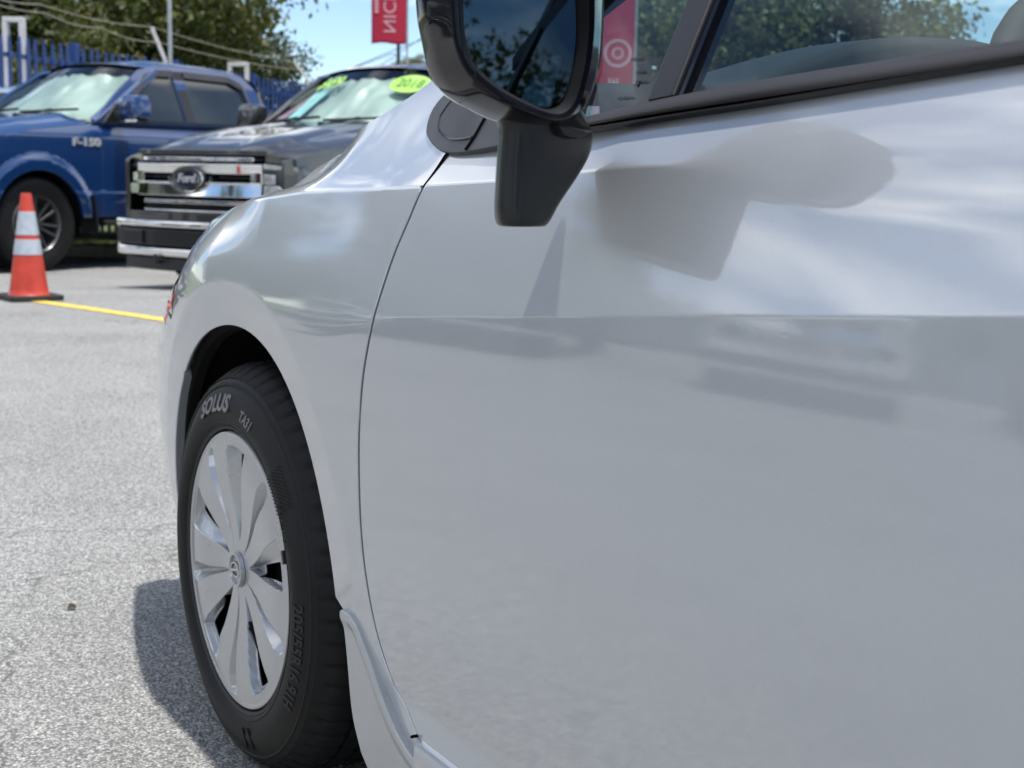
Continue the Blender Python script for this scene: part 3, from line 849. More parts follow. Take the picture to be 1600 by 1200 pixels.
# ------------------------------------------------------------------ pickups
def pickup(name, paint, label, sticker=False):
    """crew cab pickup; x forward from the front axle, y to its left, z up from the ground"""
    root = empty(name); tag(root, label, 'pickup truck')
    WX = (0.0, -3.68); WR, AR = .415, .475
    def side(x, z):
        y = .975 - .10 * (z - .95) ** 2 - .62 * soft(z - 1.20, .035) + .012 * smooth01(z, .72, .68)
        y = y - .30 * np.clip(x - .35, 0, 9) ** 2
        for wx in WX:
            r = np.hypot(x - wx, z - .415)
            y = y + .034 * smooth01(r, .62, .555) * smooth01(z, .30, .5)
        return y
    def arch(cx, z0=.47, n=26):
        a0 = math.asin((z0 - .415) / AR)
        return [(cx + AR * math.cos(a), .415 + AR * math.sin(a)) for a in np.linspace(a0, PI - a0, n)]
    fr = [(.86, .47)] + [(.86, 1.05), (.4, 1.135), (0, 1.185), (-.58, 1.245), (-.70, 1.30), (-.70, .47)] + arch(0)[::-1]
    fr = [(.86, .47), (.86, 1.055), (.4, 1.16), (0, 1.23), (-.58, 1.295), (-.705, 1.32), (-.705, .47)] + arch(0)[::-1]
    for s_ in (None, 0.0):
        kw = dict(step=.03, bstep=.02, mirror=s_, flange=.04, edge=.005)
        panel('fender', fr, side, paint, root, **kw)
        panel('front_door', [(-.715, .47), (-.715, 1.31), (-.78, 1.33), (-1.78, 1.33), (-1.78, .47)], side, paint, root, **kw)
        panel('rear_door', [(-1.79, .47), (-1.79, 1.33), (-2.84, 1.34), (-2.84, .62), (-2.80, .47)], side, paint, root, **kw)
        bed = [(-2.90, .47), (-2.90, 1.42), (-4.86, 1.42), (-4.86, .56), (-4.5, .47)] + arch(-3.68)
        panel('bed_side', bed, side, paint, root, **kw)
        sg = 1 if s_ is None else -1
        # cab frame above the belt, with window openings
        def cabp(x, z): return .915 - .36 * (z - 1.33) - .06 * np.clip(z - 1.74, 0, 9) - .05 * np.clip(-1.1 - x, 0, .0) + 0 * x
        outer = [(-.66, 1.315), (-1.02, 1.60), (-1.36, 1.83), (-1.58, 1.885), (-1.9, 1.90), (-2.45, 1.89), (-2.72, 1.85), (-2.86, 1.72), (-2.93, 1.40), (-2.93, 1.335)]
        w1 = [(-.93, 1.350), (-1.40, 1.785), (-1.54, 1.835), (-1.76, 1.842), (-1.80, 1.350)]
        w2 = [(-1.92, 1.350), (-1.90, 1.842), (-2.50, 1.830), (-2.65, 1.77), (-2.74, 1.358)]
        fo = panel('cab_frame', outer, cabp, paint, root, holes=[w1, w2], step=.06, bstep=.03, mirror=s_, flange=.05, edge=.006)
        for w, nm in ((w1, 'front_window'), (w2, 'rear_window')):
            big = [(x + (.02 if x > np.mean([q[0] for q in w]) else -.02), z + (.02 if z > 1.6 else -.02)) for x, z in w]
            panel(nm, big, lambda x, z: cabp(x, z) - .018, 'dark_glass', root, step=.1, bstep=.05, mirror=s_, flange=.004, edge=.001)
            ww = [q for q in w]
            tops = ww[:4] if nm == 'front_window' else ww[1:5]
            # smoked visor along the top of the opening
            path = [Vector((x, sg * (float(cabp(x, z)) + .016), z - .004)) for x, z in tops]
            b = MB()
            for i in range(len(path) - 1):
                A, B_ = path[i], path[i + 1]
                dn = Vector((0, sg * .02, -.050)) if abs(A.z - B_.z) < .2 else Vector((-.04, sg * .01, -.02))
                V_ = [A + Vector((0, 0, .012)), B_ + Vector((0, 0, .012)), B_ + dn, A + dn]
                V2 = [v - Vector((0, sg * .006, 0)) for v in V_]
                b.add(V_ + V2, [(0, 1, 2, 3), (7, 6, 5, 4), (0, 4, 5, 1), (1, 5, 6, 2), (2, 6, 7, 3), (3, 7, 4, 0)])
            b.build('window_visor', 'visor', root)
        b = MB(); b.prism([(-1.802, 1.348), (-1.762, 1.843), (-1.898, 1.843), (-1.918, 1.348)], lambda a, c: (a, sg * (float(cabp(a, c)) - .01), c), lambda a, c: (a, sg * (float(cabp(a, c)) + .004), c)); b.build('door_pillar', 'satin_black', root)
        b = MB(); b.bar((-.80, sg * .932, 1.343), (-2.84, sg * .930, 1.353), .016, .022); b.build('belt_strip', 'satin_black', root)
        for hx in (-1.62, -2.68):
            b = MB(); b.tube([(hx - .10, sg * .965, 1.17), (hx - .08, sg * 1.005, 1.17), (hx + .08, sg * 1.005, 1.17), (hx + .10, sg * .965, 1.17)], .015, 8); b.build('door_handle', paint, root, smooth=True)
        # mirror
        b = MB(); b.prism([(-.74, 1.31), (-.98, 1.34), (-1.0, 1.48), (-.90, 1.50)], lambda a, c: (a, sg * .915, c), lambda a, c: (a, sg * .955, c)); b.bar((-.90, sg * .94, 1.385), (-.92, sg * 1.13, 1.385), .09, .07)
        b.build('mirror_arm', 'dark_trim', root, bevel=.012)
        b = MB()
        ring = lambda x, k: [(x, sg * (1.185 + .135 * k * c_), 1.455 + .115 * k * s2_) for c_, s2_ in [(-1, -.75), (-.85, -1), (.7, -1), (1, -.7), (1, .35), (.72, .95), (-.6, 1), (-1, .75)]]
        b.loft([ring(-.80, .55), ring(-.83, .86), ring(-.88, 1.0), ring(-.98, 1.0)], cap0=True, cap1=True)
        mo = b.build('mirror_cap', paint, root, bevel=.01, smooth=True, angle=60)
        b = MB(); b.box((-.985, sg * 1.185, 1.45), (.01, .22, .19)); b.build('mirror_glass', 'mirror_glass', mo)
        b = MB(); b.box((-.90, sg * 1.185, 1.322), (.16, .24, .035)); b.build('mirror_base', 'satin_black', mo, bevel=.01)
        b = MB(); b.box((-.815, sg * 1.24, 1.335), (.03, .12, .022)); b.build('turn_lamp', 'white', mo)
        b = MB(); b.box((-1.75, sg * .93, .415), (2.1, .16, .05)); b.box((-1.0, sg * .84, .44), (.05, .18, .04)); b.box((-2.5, sg * .84, .44), (.05, .18, .04)); b.build('running_board', 'satin_black', root, bevel=.012)
        b = MB(); b.box((-.60, sg * .90, .50), (.02, .22, .34), Matrix.Rotation(.12, 3, 'Y')); b.build('mud_flap', 'satin_black', root)
        b = MB(); b.box((-1.15, sg * 1.0, .80), (.20, .006, .018)); b.build('door_emblem', 'chrome', root)
    # fender badge
    V_, F_ = text_mesh('F-150', .095, .006, bold=.004)
    for sg in (1, -1):
        Vb = [(-.53 - sg * x * 1.45, sg * (float(side(np.array(-.53), np.array(1.135))) + .006 + z), 1.135 + y) for x, y, z in V_]
        from_np('badge', Vb, F_, 'badge', root, smooth=False)
    # hood
    def zedge(x): return np.interp(x, [-.60, -.58, 0, .4, .80, .90], [1.305, 1.30, 1.235, 1.165, 1.075, 1.035])
    def hood(x, t):
        yw = float(side(np.array(x), np.array(float(zedge(x))))) - .004
        xx = x + (.0 if x < .5 else -.16 * (x - .5) / .4 * t * t)
        z = float(zedge(x)) + .085 * (1 - abs(t) ** 4) - .03 * float(smooth01(x, .70, .90)) * (1 - abs(t) ** 6)
        z += .020 * float(smooth01(abs(t), .74, .60)) * float(smooth01(x, .88, .5)) - .012 * float(smooth01(abs(t), .42, .25))
        return (xx, t * yw, z)
    grid_surface('hood', hood, np.linspace(-.60, .90, 34), np.linspace(-1, 1, 61), paint, root, flip=True)
    # windshield, cab roof and back
    def wsf(t, s_, off=0.0):
        x = -.50 - .20 * t * t - s_ * (.82 - .02 * t * t) + off * .55; z = 1.350 - .0 * t * t + s_ * (.535 - .035 * t * t) - off * .83 * -1
        return (x, t * (.865 - .16 * s_), z)
    g = grid_surface('windshield', lambda s_, t: wsf(t, s_), np.linspace(0, 1, 8), np.linspace(-1, 1, 17), 'windshield', root)
    def shade(s_, t):
        p = wsf(t * .955, .05 + s_ * .88, -.05)
        k = mnoise.noise(Vector((t * 2.2, s_ * 2.4 + t * 1.2, 3.0))) * .085 + mnoise.noise(Vector((t * 5, s_ * 4 + t * 3, 9.0))) * .035
        return (p[0] - k * .4, p[1], p[2] - abs(k) * .7)
    grid_surface('sunshade', shade, np.linspace(0, 1, 30), np.linspace(-1, 1, 60), 'sunshade', root)
    b = MB()
    for t in (-1, 1):
        A = Vector(wsf(t, -.02)); B_ = Vector(wsf(t, 1.02))
        q = [A + Vector((-.02, t * .055, .0)), A + Vector((.03, t * -.005, .012)), B_ + Vector((.02, -t * .005, .012)), B_ + Vector((-.05, t * .045, .0))]
        q2 = [v + Vector((-.05, 0, -.05)) for v in q]
        b = MB(); b.add(q + q2, [(0, 1, 2, 3), (7, 6, 5, 4), (0, 4, 5, 1), (1, 5, 6, 2), (2, 6, 7, 3), (3, 7, 4, 0)])
        b.build('front_pillar', paint, root, bevel=.008)
    def roof(s_, t):
        F0 = wsf(t * .985, 1.0)
        xr = -2.93; x = F0[0] + .012 + (xr - F0[0]) * s_
        e = float(np.interp(x, [-2.93, -2.86, -2.7, -2.3, -1.8, -1.5, -1.32], [1.70, 1.80, 1.865, 1.89, 1.90, 1.885, 1.85]))
        yw = .915 - .36 * (e - 1.33) - .06 * max(0, e - 1.74) + .004
        zr = e + .055 * (1 - t ** 6) * min(1, (x + 2.98) / .35) - .004
        k = float(smooth01(s_, 0, .16))
        return (x, (t * yw) * k + F0[1] * 1.03 * (1 - k), zr * k + (F0[2] + .012) * (1 - k))
    grid_surface('roof', roof, np.concatenate([[0, .01, .025, .05, .08, .12, .16], np.linspace(.2, .8, 8), np.linspace(.85, 1, 7)]), np.linspace(-1, 1, 29), paint, root)
    b = MB(); b.prism([(-.93, 1.30), (.93, 1.30), (.74, 1.76), (-.74, 1.76)], lambda a, c: (-2.90, a, c), lambda a, c: (-2.935, a, c)); b.build('cab_back', 'dark_glass', root)
    b = MB(); b.box((-1.75, 0, .88), (2.2, 1.80, .80)); b.box((-1.9, 0, 1.29), (2.0, 1.72, .04)); b.box((-.4, 0, .80), (1.2, 1.3, .50)); b.box((.35, 0, .66), (.8, 1.3, .44)); b.box((-3.9, 0, .75), (1.9, 1.25, .35)); b.box((-2.2, 0, .45), (4.9, .9, .18))
    b.build('chassis', 'black', root)
    for wx in WX:
        b = MB(); b.lathe([(.49, -.80), (.49, .93)], 24, axis='y', arc=(0, PI)); b.v = [(x + wx, y, z + .415) for x, y, z in b.v]; b.build('wheel_liner', 'liner', root)
    b = MB(); b.box((-3.88, 0, .96), (1.9, 1.86, .06)); b.box((-2.93, 0, 1.18), (.05, 1.86, .46)); b.box((-4.85, 0, 1.0), (.06, 1.88, .84)); b.build('bed_box', 'satin_black', root)
    # cowl and wipers
    b = MB()
    for i in range(16):
        t0 = -1 + i / 8; A = wsf(t0 * .98, -.03); B_ = wsf((t0 + .125) * .98, -.03)
        b.add([(A[0] + .14, A[1], A[2] - .03), (B_[0] + .14, B_[1], B_[2] - .03), (B_[0] - .02, B_[1], B_[2] + .008), (A[0] - .02, A[1], A[2] + .008)], [(0, 1, 2, 3)])
    b.build('cowl', 'satin_black', root)
    for t0, t1 in ((.12, .80), (-.72, -.02)):
        b = MB(); A = Vector(wsf(t0, -.01)) + Vector((.05, 0, .02)); B_ = Vector(wsf(t1, .10)) + Vector((.02, 0, .035)); Mi = Vector(wsf((t0 + t1) / 2 + .05, .075)) + Vector((.03, 0, .045))
        b.tube([A, Mi], [.018, .010], 6); b.bar(Vector(wsf(t0 - .05, .055)) + Vector((.02, 0, .03)), B_, .018, .022); b.tube([A - Vector((0, 0, .03)), A + Vector((0, 0, .03))], .028, 8)
        b.build('wiper', 'satin_black', root)
    # ---- front end
    def xf(y): return .985 - .17 * (abs(y) / .95) ** 2
    def strip(bm, z0, z1, y0, y1, d0=-.03, d1=.0, tilt=0.0, n=14):
        rings = []
        for i in range(n + 1):
            y = y0 + (y1 - y0) * i / n; x = xf(y)
            rings.append([(x + d0, y, z0), (x + d1 + tilt, y, z0), (x + d1, y, z1), (x + d0, y, z1)])
        bm.loft(rings, cap0=True, cap1=True)
    b = MB(); strip(b, .50, 1.115, -.70, .70, -.22, -.055); b.build('grille_back', 'black', root)
    # lip of the hood over the grille
    b = MB(); strip(b, 1.095, 1.135, -.72, .72, -.14, -.018); b.build('hood_lip', paint, root, bevel=.008)
    for sg in (1, -1):
        b = MB(); b.prism([(.69, 1.045), (.955, 1.02), (.95, 1.075), (.69, 1.115)], lambda a, c: (xf(a) - .16, sg * a, c), lambda a, c: (xf(a) - .035, sg * a, c)); b.build('hood_corner', paint, root, bevel=.006)
    for z0, z1, yy in ((1.050, 1.078, .62), (.728, .756, .62), (.668, .682, .62)):
        b = MB(); strip(b, z0, z1, -yy, yy, -.05, .004); b.build('grille_bar', 'chrome', root, bevel=.006)
    b = MB(); strip(b, .955, 1.030, -.70, .70, -.05, .018, -.006); b.build('grille_bar', 'chrome', root, bevel=.010)
    b = MB(); strip(b, .785, .880, -.69, .69, -.05, .010, .012); strip(b, .880, .892, -.69, .69, -.04, .022); b.build('grille_bar', 'chrome', root, bevel=.006)
    for sg in (1, -1):
        b = MB(); strip(b, .875, .975, sg * .60, sg * .70, -.05, .016, n=3); b.build('grille_end', 'chrome', root, bevel=.006)
    # fine mesh behind the bars
    b = MB()
    for i in range(9): strip(b, .70 + i * .045, .708 + i * .045, -.66, .66, -.056, -.046, n=8)
    b.build('grille_mesh', 'satin_black', root)
    # oval emblem
    oc = Vector((xf(0) + .022, 0, .918))
    def oval(a, c, d0, d1, mat, nm, par, inner=None, n=48):
        b = MB(); rings = []
        outer = [(a * math.cos(2 * PI * i / n), c * math.sin(2 * PI * i / n)) for i in range(n)]
        if inner:
            ia, ic = inner
            inn = [(ia * math.cos(2 * PI * i / n), ic * math.sin(2 * PI * i / n)) for i in range(n)]
            b.loft([[(d0, *p) for p in outer], [(d1, p[0] * .97, p[1] * .97) for p in outer], [(d1, *p) for p in inn], [(d0, *p) for p in inn]])
        else:
            b.loft([[(d0, *p) for p in outer], [(d1, *p) for p in outer]], cap1=True)
        b.v = [tuple(Vector(v) + oc) for v in b.v]
        return b.build(nm, mat, par, smooth=True, angle=50)
    em = oval(.185, .092, -.02, .012, 'satin_black', 'emblem', root)
    oval(.177, .085, .010, .024, 'chrome', 'emblem_ring', em, inner=(.145, .066))
    oval(.145, .066, .010, .016, 'badge_blue', 'emblem_plate', em)
    oval(.134, .057, .0155, .020, 'chrome', 'emblem_line', em, inner=(.129, .053))
    V_, F_ = text_mesh('Ford', .095, .003, bold=.003)
    Vb = [(oc.x + .020 + z, oc.y + (x + .25 * y) * 1.08, oc.z + y * .92) for x, y, z in V_]
    from_np('emblem_lettering', Vb, F_, 'badge', em, smooth=False)
    # surround dip in the lower bar
    b = MB(); n = 20
    rings = []
    for i in range(n + 1):
        t = PI + PI * i / n
        yy, zz2 = .255 * math.cos(t), .918 + .125 * math.sin(t)
        rings.append([(xf(yy) - .03, yy, zz2), (xf(yy) + .024, yy * .95, zz2 + .010), (xf(yy) + .024, yy * .90, zz2 + .024), (xf(yy) - .03, yy * .88, zz2 + .03)])
    b.loft(rings, cap0=True, cap1=True); b.build('emblem_surround', 'chrome', root, smooth=True)
    # headlamps
    for sg in (1, -1):
        h = MB(); poly = [(.70, .79), (.94, .80), (.975, .90), (.965, 1.01), (.70, 1.035)]
        h.prism(poly, lambda a, c: (xf(a) - .20, sg * a, c), lambda a, c: (xf(a) - .012 - .06 * max(0, a - .85) / .1, sg * a, c))
        ho = h.build('headlamp', 'lens', root, bevel=.012)
        q = MB(); q.prism([(.705, .795), (.84, .795), (.855, .86), (.83, .875), (.705, .872)], lambda a, c: (xf(a) - .02, sg * a, c), lambda a, c: (xf(a) + .006, sg * a, c)); q.build('reflector', 'lamp', ho, bevel=.005)
        q = MB(); q.prism([(.705, .885), (.80, .885), (.80, .955), (.705, .96)], lambda a, c: (xf(a) - .02, sg * a, c), lambda a, c: (xf(a) + .002, sg * a, c)); q.build('reflector', 'lamp', ho, bevel=.005)
        q = MB(); q.prism([(.705, 1.0), (.955, .985), (.955, 1.01), (.705, 1.035)], lambda a, c: (xf(a) - .05, sg * a, c), lambda a, c: (xf(a) + .004 - .05 * max(0, a - .85) / .1, sg * a, c)); q.build('lamp_strip', 'lamp', ho, bevel=.003)
    # bumper
    def xb(y): return 1.035 - .14 * (abs(y) / .98) ** 2.4
    def bstrip(bm, z0, z1, yy, x0, x1, n=24, cut=None):
        rings = []
        for i in range(n + 1):
            y = -yy + 2 * yy * i / n; x = xb(y)
            rings.append([(x + x0, y, z0), (x + x1, y, z0 + .006), (x + x1, y, z1 - .006), (x + x0, y, z1)])
        bm.loft(rings, cap0=True, cap1=True)
    b = MB(); bstrip(b, .575, .665, .93, -.16, -.075); b.build('lower_panel', paint, root, bevel=.01)
    b = MB(); bstrip(b, .535, .602, 1.0, -.14, .0); b.build('bumper_top', 'chrome', root, bevel=.02, segs=3)
    b = MB(); bstrip(b, .395, .535, 1.0, -.16, -.012); b.build('bumper_centre', 'satin_black', root, bevel=.01)
    b = MB()
    for i in range(5): bstrip(b, .408 + i * .025, .418 + i * .025, .42, -.03, .0)
    b.build('lower_grille', 'gloss_black', root)
    b = MB(); bstrip(b, .315, .395, .99, -.16, -.004); b.build('bumper_bottom', 'chrome', root, bevel=.02, segs=3)
    b = MB(); bstrip(b, .205, .318, .90, -.16, -.045); b.build('valance', 'dark_trim', root, bevel=.02)
    for sg in (1, -1):
        b = MB(); b.prism([(.30, .32), (.995, .32), (.995, .60), (.30, .60)][::1], lambda a, c: (xb(.99) - .02 - (.42 if a < .5 else 0), sg * .975, c), lambda a, c: (xb(.99) - .02 - (.42 if a < .5 else 0), sg * 1.0, c))
        b.build('bumper_end', 'chrome', root, bevel=.01)
        b = MB(); b.box((xb(.55) + .0, sg * .66, .465), (.02, .22, .105)); b.build('plate_recess' if sg < 0 else 'lamp_recess', 'satin_black', root, bevel=.008)
        b = MB(); b.tube([(xb(.5) - .03, sg * .36, .28), (xb(.5) + .03, sg * .36, .28), (xb(.5) + .03, sg * .36, .34)], .014, 8); b.build('tow_hook', 'satin_black', root)
    # wheels
    for wx in WX:
        for sg in (1, -1):
            wh = MB()
            prof = [(.235, -.09), (.30, -.125), (.36, -.132), (.395, -.12), (.412, -.09), (.415, -.03), (.415, .03), (.412, .09), (.395, .12), (.36, .132), (.30, .125), (.245, .105)]
            wh.lathe(prof, 48, axis='y'); wh.v = [(x + wx, y + sg * .835, z + .415) for x, y, z in wh.v]
            wo = wh.build('wheel', 'tyre', root, smooth=True, angle=60)
            r_ = MB(); r_.lathe([(.236, .10), (.252, .108), (.244, .118), (.232, .104), (.225, .02), (.20, -.06), (.02, -.06)], 48, axis='y')
            r_.v = [(x + wx, sg * y + sg * .835, z + .415) for x, y, z in r_.v]; ro = r_.build('rim', 'alloy_dark', wo, smooth=True)
            for k in range(6):
                for d in (-.16, .16):
                    t = k * PI / 3 + .3
                    sp2 = MB(); sp2.bar((wx + .05 * math.cos(t + d * 2), sg * (.835 + .075), .415 + .05 * math.sin(t + d * 2)), (wx + .232 * math.cos(t + d * 1.25), sg * (.835 + .098), .415 + .232 * math.sin(t + d * 1.25)), .020, .026, (0, 1, 0))
                    sp2.build('spoke', 'satin_chrome' if False else 'alloy_dark', ro, bevel=.004, segs=1)
            hb = MB(); hb.lathe([(.0, .10), (.045, .098), (.055, .08), (.06, .02)], 24, axis='y'); hb.v = [(x + wx, sg * y + sg * .835, z + .415) for x, y, z in hb.v]; hb.build('hub', 'alloy_dark', ro, smooth=True)
    if sticker:
        def on_glass(x, y, px, s0, sc, off=.012):
            t = px + x * sc / .80; s_ = s0 + y * sc / .62
            p = wsf(t, s_); return (p[0] + off * .55, p[1], p[2] + off * .83)
        V_, F_ = text_mesh('$499', 1.0, 0, bold=.03)
        from_np('price_marking', [on_glass(x, y, -.56, .76, .17) for x, y, z in V_], F_, 'lime', root, smooth=False)
        n = 40
        Vn = [on_glass(.20 * math.cos(2 * PI * i / n) / .2, .095 * math.sin(2 * PI * i / n) / .2, .70, .74, .2) for i in range(n)] + [on_glass(0, 0, .70, .74, .2)]
        st_ = from_np('year_sticker', Vn, [(i, (i + 1) % n, n) for i in range(n)], 'lime', root, smooth=False)
        V_, F_ = text_mesh('2018', 1.0, 0, bold=.02)
        from_np('sticker_lettering', [on_glass(x, y, .70, .74, .130, .016) for x, y, z in V_], F_, 'lime_ink', st_, smooth=False)
        pq = [on_glass(x, y, -.56, .40, .2, -.018) for x, y in ((-.9, .9), (.25, 1.0), (.30, -1.2), (-.45, -1.5))]
        from_np('paper', pq, [(0, 1, 2, 3)], 'cyan_paper', root, smooth=False)
        pq = [on_glass(x, y, -.86, .22, .2, -.022) for x, y in ((-.55, -.7), (-.30, .75), (.35, 1.15), (.10, -.5))]
        from_np('card', pq, [(0, 1, 2, 3)], 'maroon', root, smooth=False)
    return root

HEAD = Vector((-.56, -.83, 0)).normalized(); LEFT = Vector((.83, -.56, 0)).normalized()
rzT = math.atan2(HEAD.y, HEAD.x)
tz = gz(0, 20)
bt = pickup('pickup_truck', 'blue', 'bright blue crew cab pickup parked side on behind the orange cone')
cpt = Vector((*[(-4.48, 13.38)][0], 0))
ab = cpt - LEFT * .86 + Vector((-.10, 0, 0)); bt.location = (ab.x, ab.y, tz); bt.rotation_euler = (0, 0, rzT); bt.scale = (1.07, 1.07, 1.07)
gt = pickup('pickup_truck', 'grey', 'dark grey pickup with big chrome grille facing forward beside the blue pickup', True)
ov = Vector([(-2.45, 10.75, 0.83)][0])
HG = Vector((-math.sin(R(31)), -math.cos(R(31)), 0))
ag = ov - HG * 1.0; gt.location = (ag.x, ag.y, tz); gt.rotation_euler = (0, 0, math.atan2(HG.y, HG.x)); gt.scale = (1, .90, 1)
wt_ = copy_tree(bt)
wt_['label'] = 'pale vehicle at the left edge, roof and windshield just showing behind the blue pickup'
pl_ = ab - LEFT * 3.1 - HEAD * .35; wt_.location = (pl_.x, pl_.y, tz - .16); wt_.rotation_euler = (0, 0, rzT)
def repaint(root, mats):
    for ch in root.children_recursive:
        if ch.type == 'MESH' and ch.data.materials and ch.data.materials[0] in (M['blue'], M['grey']):
            ch.data = ch.data.copy(); ch.data.materials[0] = M[mats]
repaint(wt_, 'pale_blue')
# parked outside the picture to the left: they show only as reflections in the door
for i, (x, y, rz_, pc) in enumerate([(-10.2, 7.6, -.35, 'grey'), (-10.9, 4.6, -.30, 'white'), (-11.4, 1.6, -.25, None), (-11.8, -1.5, -.2, 'red')]):
    c = copy_tree(gt); c.location = (x, y, 0); c.rotation_euler = (0, 0, rz_)
    c['label'] = 'pickup parked in the row left of the picture, showing only as a reflection'; c['group'] = 'pickups outside the picture'
    if pc and pc != 'grey': repaint(c, pc)
    for ch in [q for q in c.children_recursive if any(k in q.name for k in ('sticker', 'price', 'paper', 'card'))]:
        bpy.data.objects.remove(ch)

# ------------------------------------------------------------------ the silver car, in its own frame: u forward, v out to its left, z up
car = empty('car', CAR_O, PI / 2 + CAR_A)
tag(car, 'silver sedan close up with its left front wheel, door and black mirror', 'car')
VC = -.872                                     # its centre line
ZCL = lambda u: .741 + .098 * (-.50 - np.minimum(u, -.50)) - .012 * np.clip(-1.5 - u, 0, 9)      # lower crease
def ZU(u):                                     # upper character line
    return np.interp(u, [-3.6, -2.2, -1.4, -1.05, -.917, -.76, -.607, -.435, -.20, -.037, .10, .30, .60], [.99, .965, .935, .922, .917, .905, .898, .890, .880, .8655, .852, .822, .76])
def base_v(u):
    u = np.asarray(u, float)
    v = .010 + 0 * u
    v = v + .020 * smooth01(-u, .55, 1.7) - .05 * np.clip(-2.7 - u, 0, 9) ** 2
    return v
def wheel_flare(u, z, wx, v):
    r = np.hypot(u - wx, z - .308); s_ = np.clip((z - .308) / np.maximum(r, .01), 0, 1)
    k = .23 * s_ ** 1.1
    return v - soft(.437 - r, .0035) * k
def side_v(u, z):
    u = np.asarray(u, float); z = np.asarray(z, float)
    v = base_v(u)
    d = np.clip(u - .10, 0, 9)
    K = np.interp(z, [.22, .26, .30, .36, .45, .55, .64, .70, .75, .80, .83, .86], [.72, .60, .53, .49, .475, .485, .56, .70, .90, .68, .40, .34])
    v = v - K * d ** 2 / (1 + .9 * d)
    v = v - .21 * np.clip(.58 - z, 0, 9) ** 2
    v = v - .20 * np.clip(z - .58, 0, .20) ** 2 - .08 * np.clip(z - .78, 0, 9)
    zc = ZCL(u); w = .0016 + .05 * smooth01(u, -.56, -.30)
    v = v - (.150 + .012 * smooth01(u, -.50, -.10)) * soft(z - zc, w)
    fade = 1 - smooth01(-u, .98, 1.30)
    w2 = .0018 + .05 * (1 - fade)
    zu = ZU(u)
    v = v - .36 * soft(z - zu, w2) - .3 * np.clip(z - zu, 0, 9) ** 2
    v = v - .85 * smooth01(u, -.08, .28) * soft(z - zu + .055, .035)
    # the sill kicks out at the very bottom
    v = wheel_flare(u, z, 0.0, v)
    v = wheel_flare(u, z, -2.67, v)
    return v
ARCH = .372
def fender_v(u, z): return side_v(u, z) + .011 * smooth01(-np.asarray(u, float), .48, .62) * smooth01(-np.asarray(z, float), -.292, -.252)
def arc_pts(cx, z0, n=60):
    a0 = math.asin((z0 - .308) / ARCH)
    return [(cx + ARCH * math.cos(a), .308 + ARCH * math.sin(a)) for a in np.linspace(a0, PI - a0, n)]
gapl = catmull([(-0.565, 0.931), (-0.558, 0.915), (-0.546, 0.896), (-0.535, 0.877), (-0.525, 0.854), (-0.508, 0.818), (-0.497, 0.781), (-0.487, 0.738), (-0.475, 0.7), (-0.465, 0.657), (-0.459, 0.594), (-0.459, 0.538), (-0.461, 0.479), (-0.468, 0.425), (-0.483, 0.368), (-0.505, 0.324), (-0.531, 0.294), (-0.564, 0.276), (-0.595, 0.26)], .006)
gap_bottom = gapl[-1]
ztrim = .931                                    # lower edge of the black corner trim at the gap
rimc_ = catmull([(-0.394, 0.353), (-0.415, 0.354), (-0.436, 0.346), (-0.451, 0.331), (-0.474, 0.308), (-0.499, 0.282), (-0.526, 0.259), (-0.554, 0.24), (-0.588, 0.227), (-0.633, 0.219)], .006)
# --- fender lower part
fen = [(.335, .60), (.352, .66), (.345, .72), (.315, .775), (.285, .843), (.10, .8565), (-.037, .866), (-.20, .8805), (-.435, .8905), (-.607, .8985)]
zt = lambda u: float(ZU(u))
fen = [(.335, .60), (.352, .66), (.345, .72), (.315, .775), (.290, zt(.29))] + [(u, zt(u)) for u in np.linspace(.25, max(p[0] for p in gapl if p[1] > zt(p[0]) - .006) + .006, 40)]
gp = [p for p in gapl if p[1] < zt(p[0]) - .004]
fen += [(p[0] + .0046, p[1]) for p in gp]
gbu, gbz = gap_bottom
fen += [(gbu + .0022, gbz - .004), (gbu + .0026, .245), (gbu + .006, .20), (gbu + .012, .165)] + [(p[0] - .0022, p[1]) for p in reversed(rimc_) if p[1] > .168]
ap = arc_pts(0, .232)
fen += [(u, z) for u, z in ap[::-1]][0:0] + list(reversed([p for p in ap if p[0] < .255 and (p[0] > -.1 or p[1] > rimc_[0][1] + .012)]))[0:]
rowsF = [(lambda q: float(ZU(q)), (-.008, -.004, -.0018), (-.555, .28))]
fender = panel('fender', fen, fender_v, 'silver', car, step=.007, bstep=.004, rows=rowsF, flange=.0045, edge=.0016)
panel('fender', fen, fender_v, 'silver', car, step=.03, bstep=.012, mirror=VC)
# --- front bumper side (turns into the nose)
bum = [(.252, .585), (.330, .597), (.347, .655), (.40, .650), (.60, .655), (.86, .66), (.86, .17), (.50, .16), (.40, .185), (.372, .232)] 
ap2 = [p for p in arc_pts(0, .232) if p[0] > .255]
bum = [(.262, .578), (.331, .594), (.347, .652), (.60, .655), (.86, .66), (.86, .17), (.50, .16), (.40, .19)] + [p for p in ap2]
bumper = panel('front_bumper', bum, side_v, 'silver', car, step=.014, bstep=.007)
panel('front_bumper', bum, side_v, 'silver', car, step=.04, bstep=.02, mirror=VC)
# nose
def nose(t, s_):
    v0 = float(side_v(.86, .45)); v = v0 + (VC - v0) * t
    z = .17 + s_ * .49
    v0z = float(side_v(.86, z)); v = v0z + (VC - v0z) * t
    return (.86 + .11 * (1 - (1 - t) ** 2.2) - .03 * (2 * s_ - 1) ** 2, v, z)
for fl in (0, 1):
    g = grid_surface('nose', (lambda t, s_: nose(t, s_)) if not fl else (lambda t, s_: (nose(t, s_)[0], 2 * VC - nose(t, s_)[1], nose(t, s_)[2])), np.linspace(0, 1, 14), np.linspace(0, 1, 12), 'silver', car)
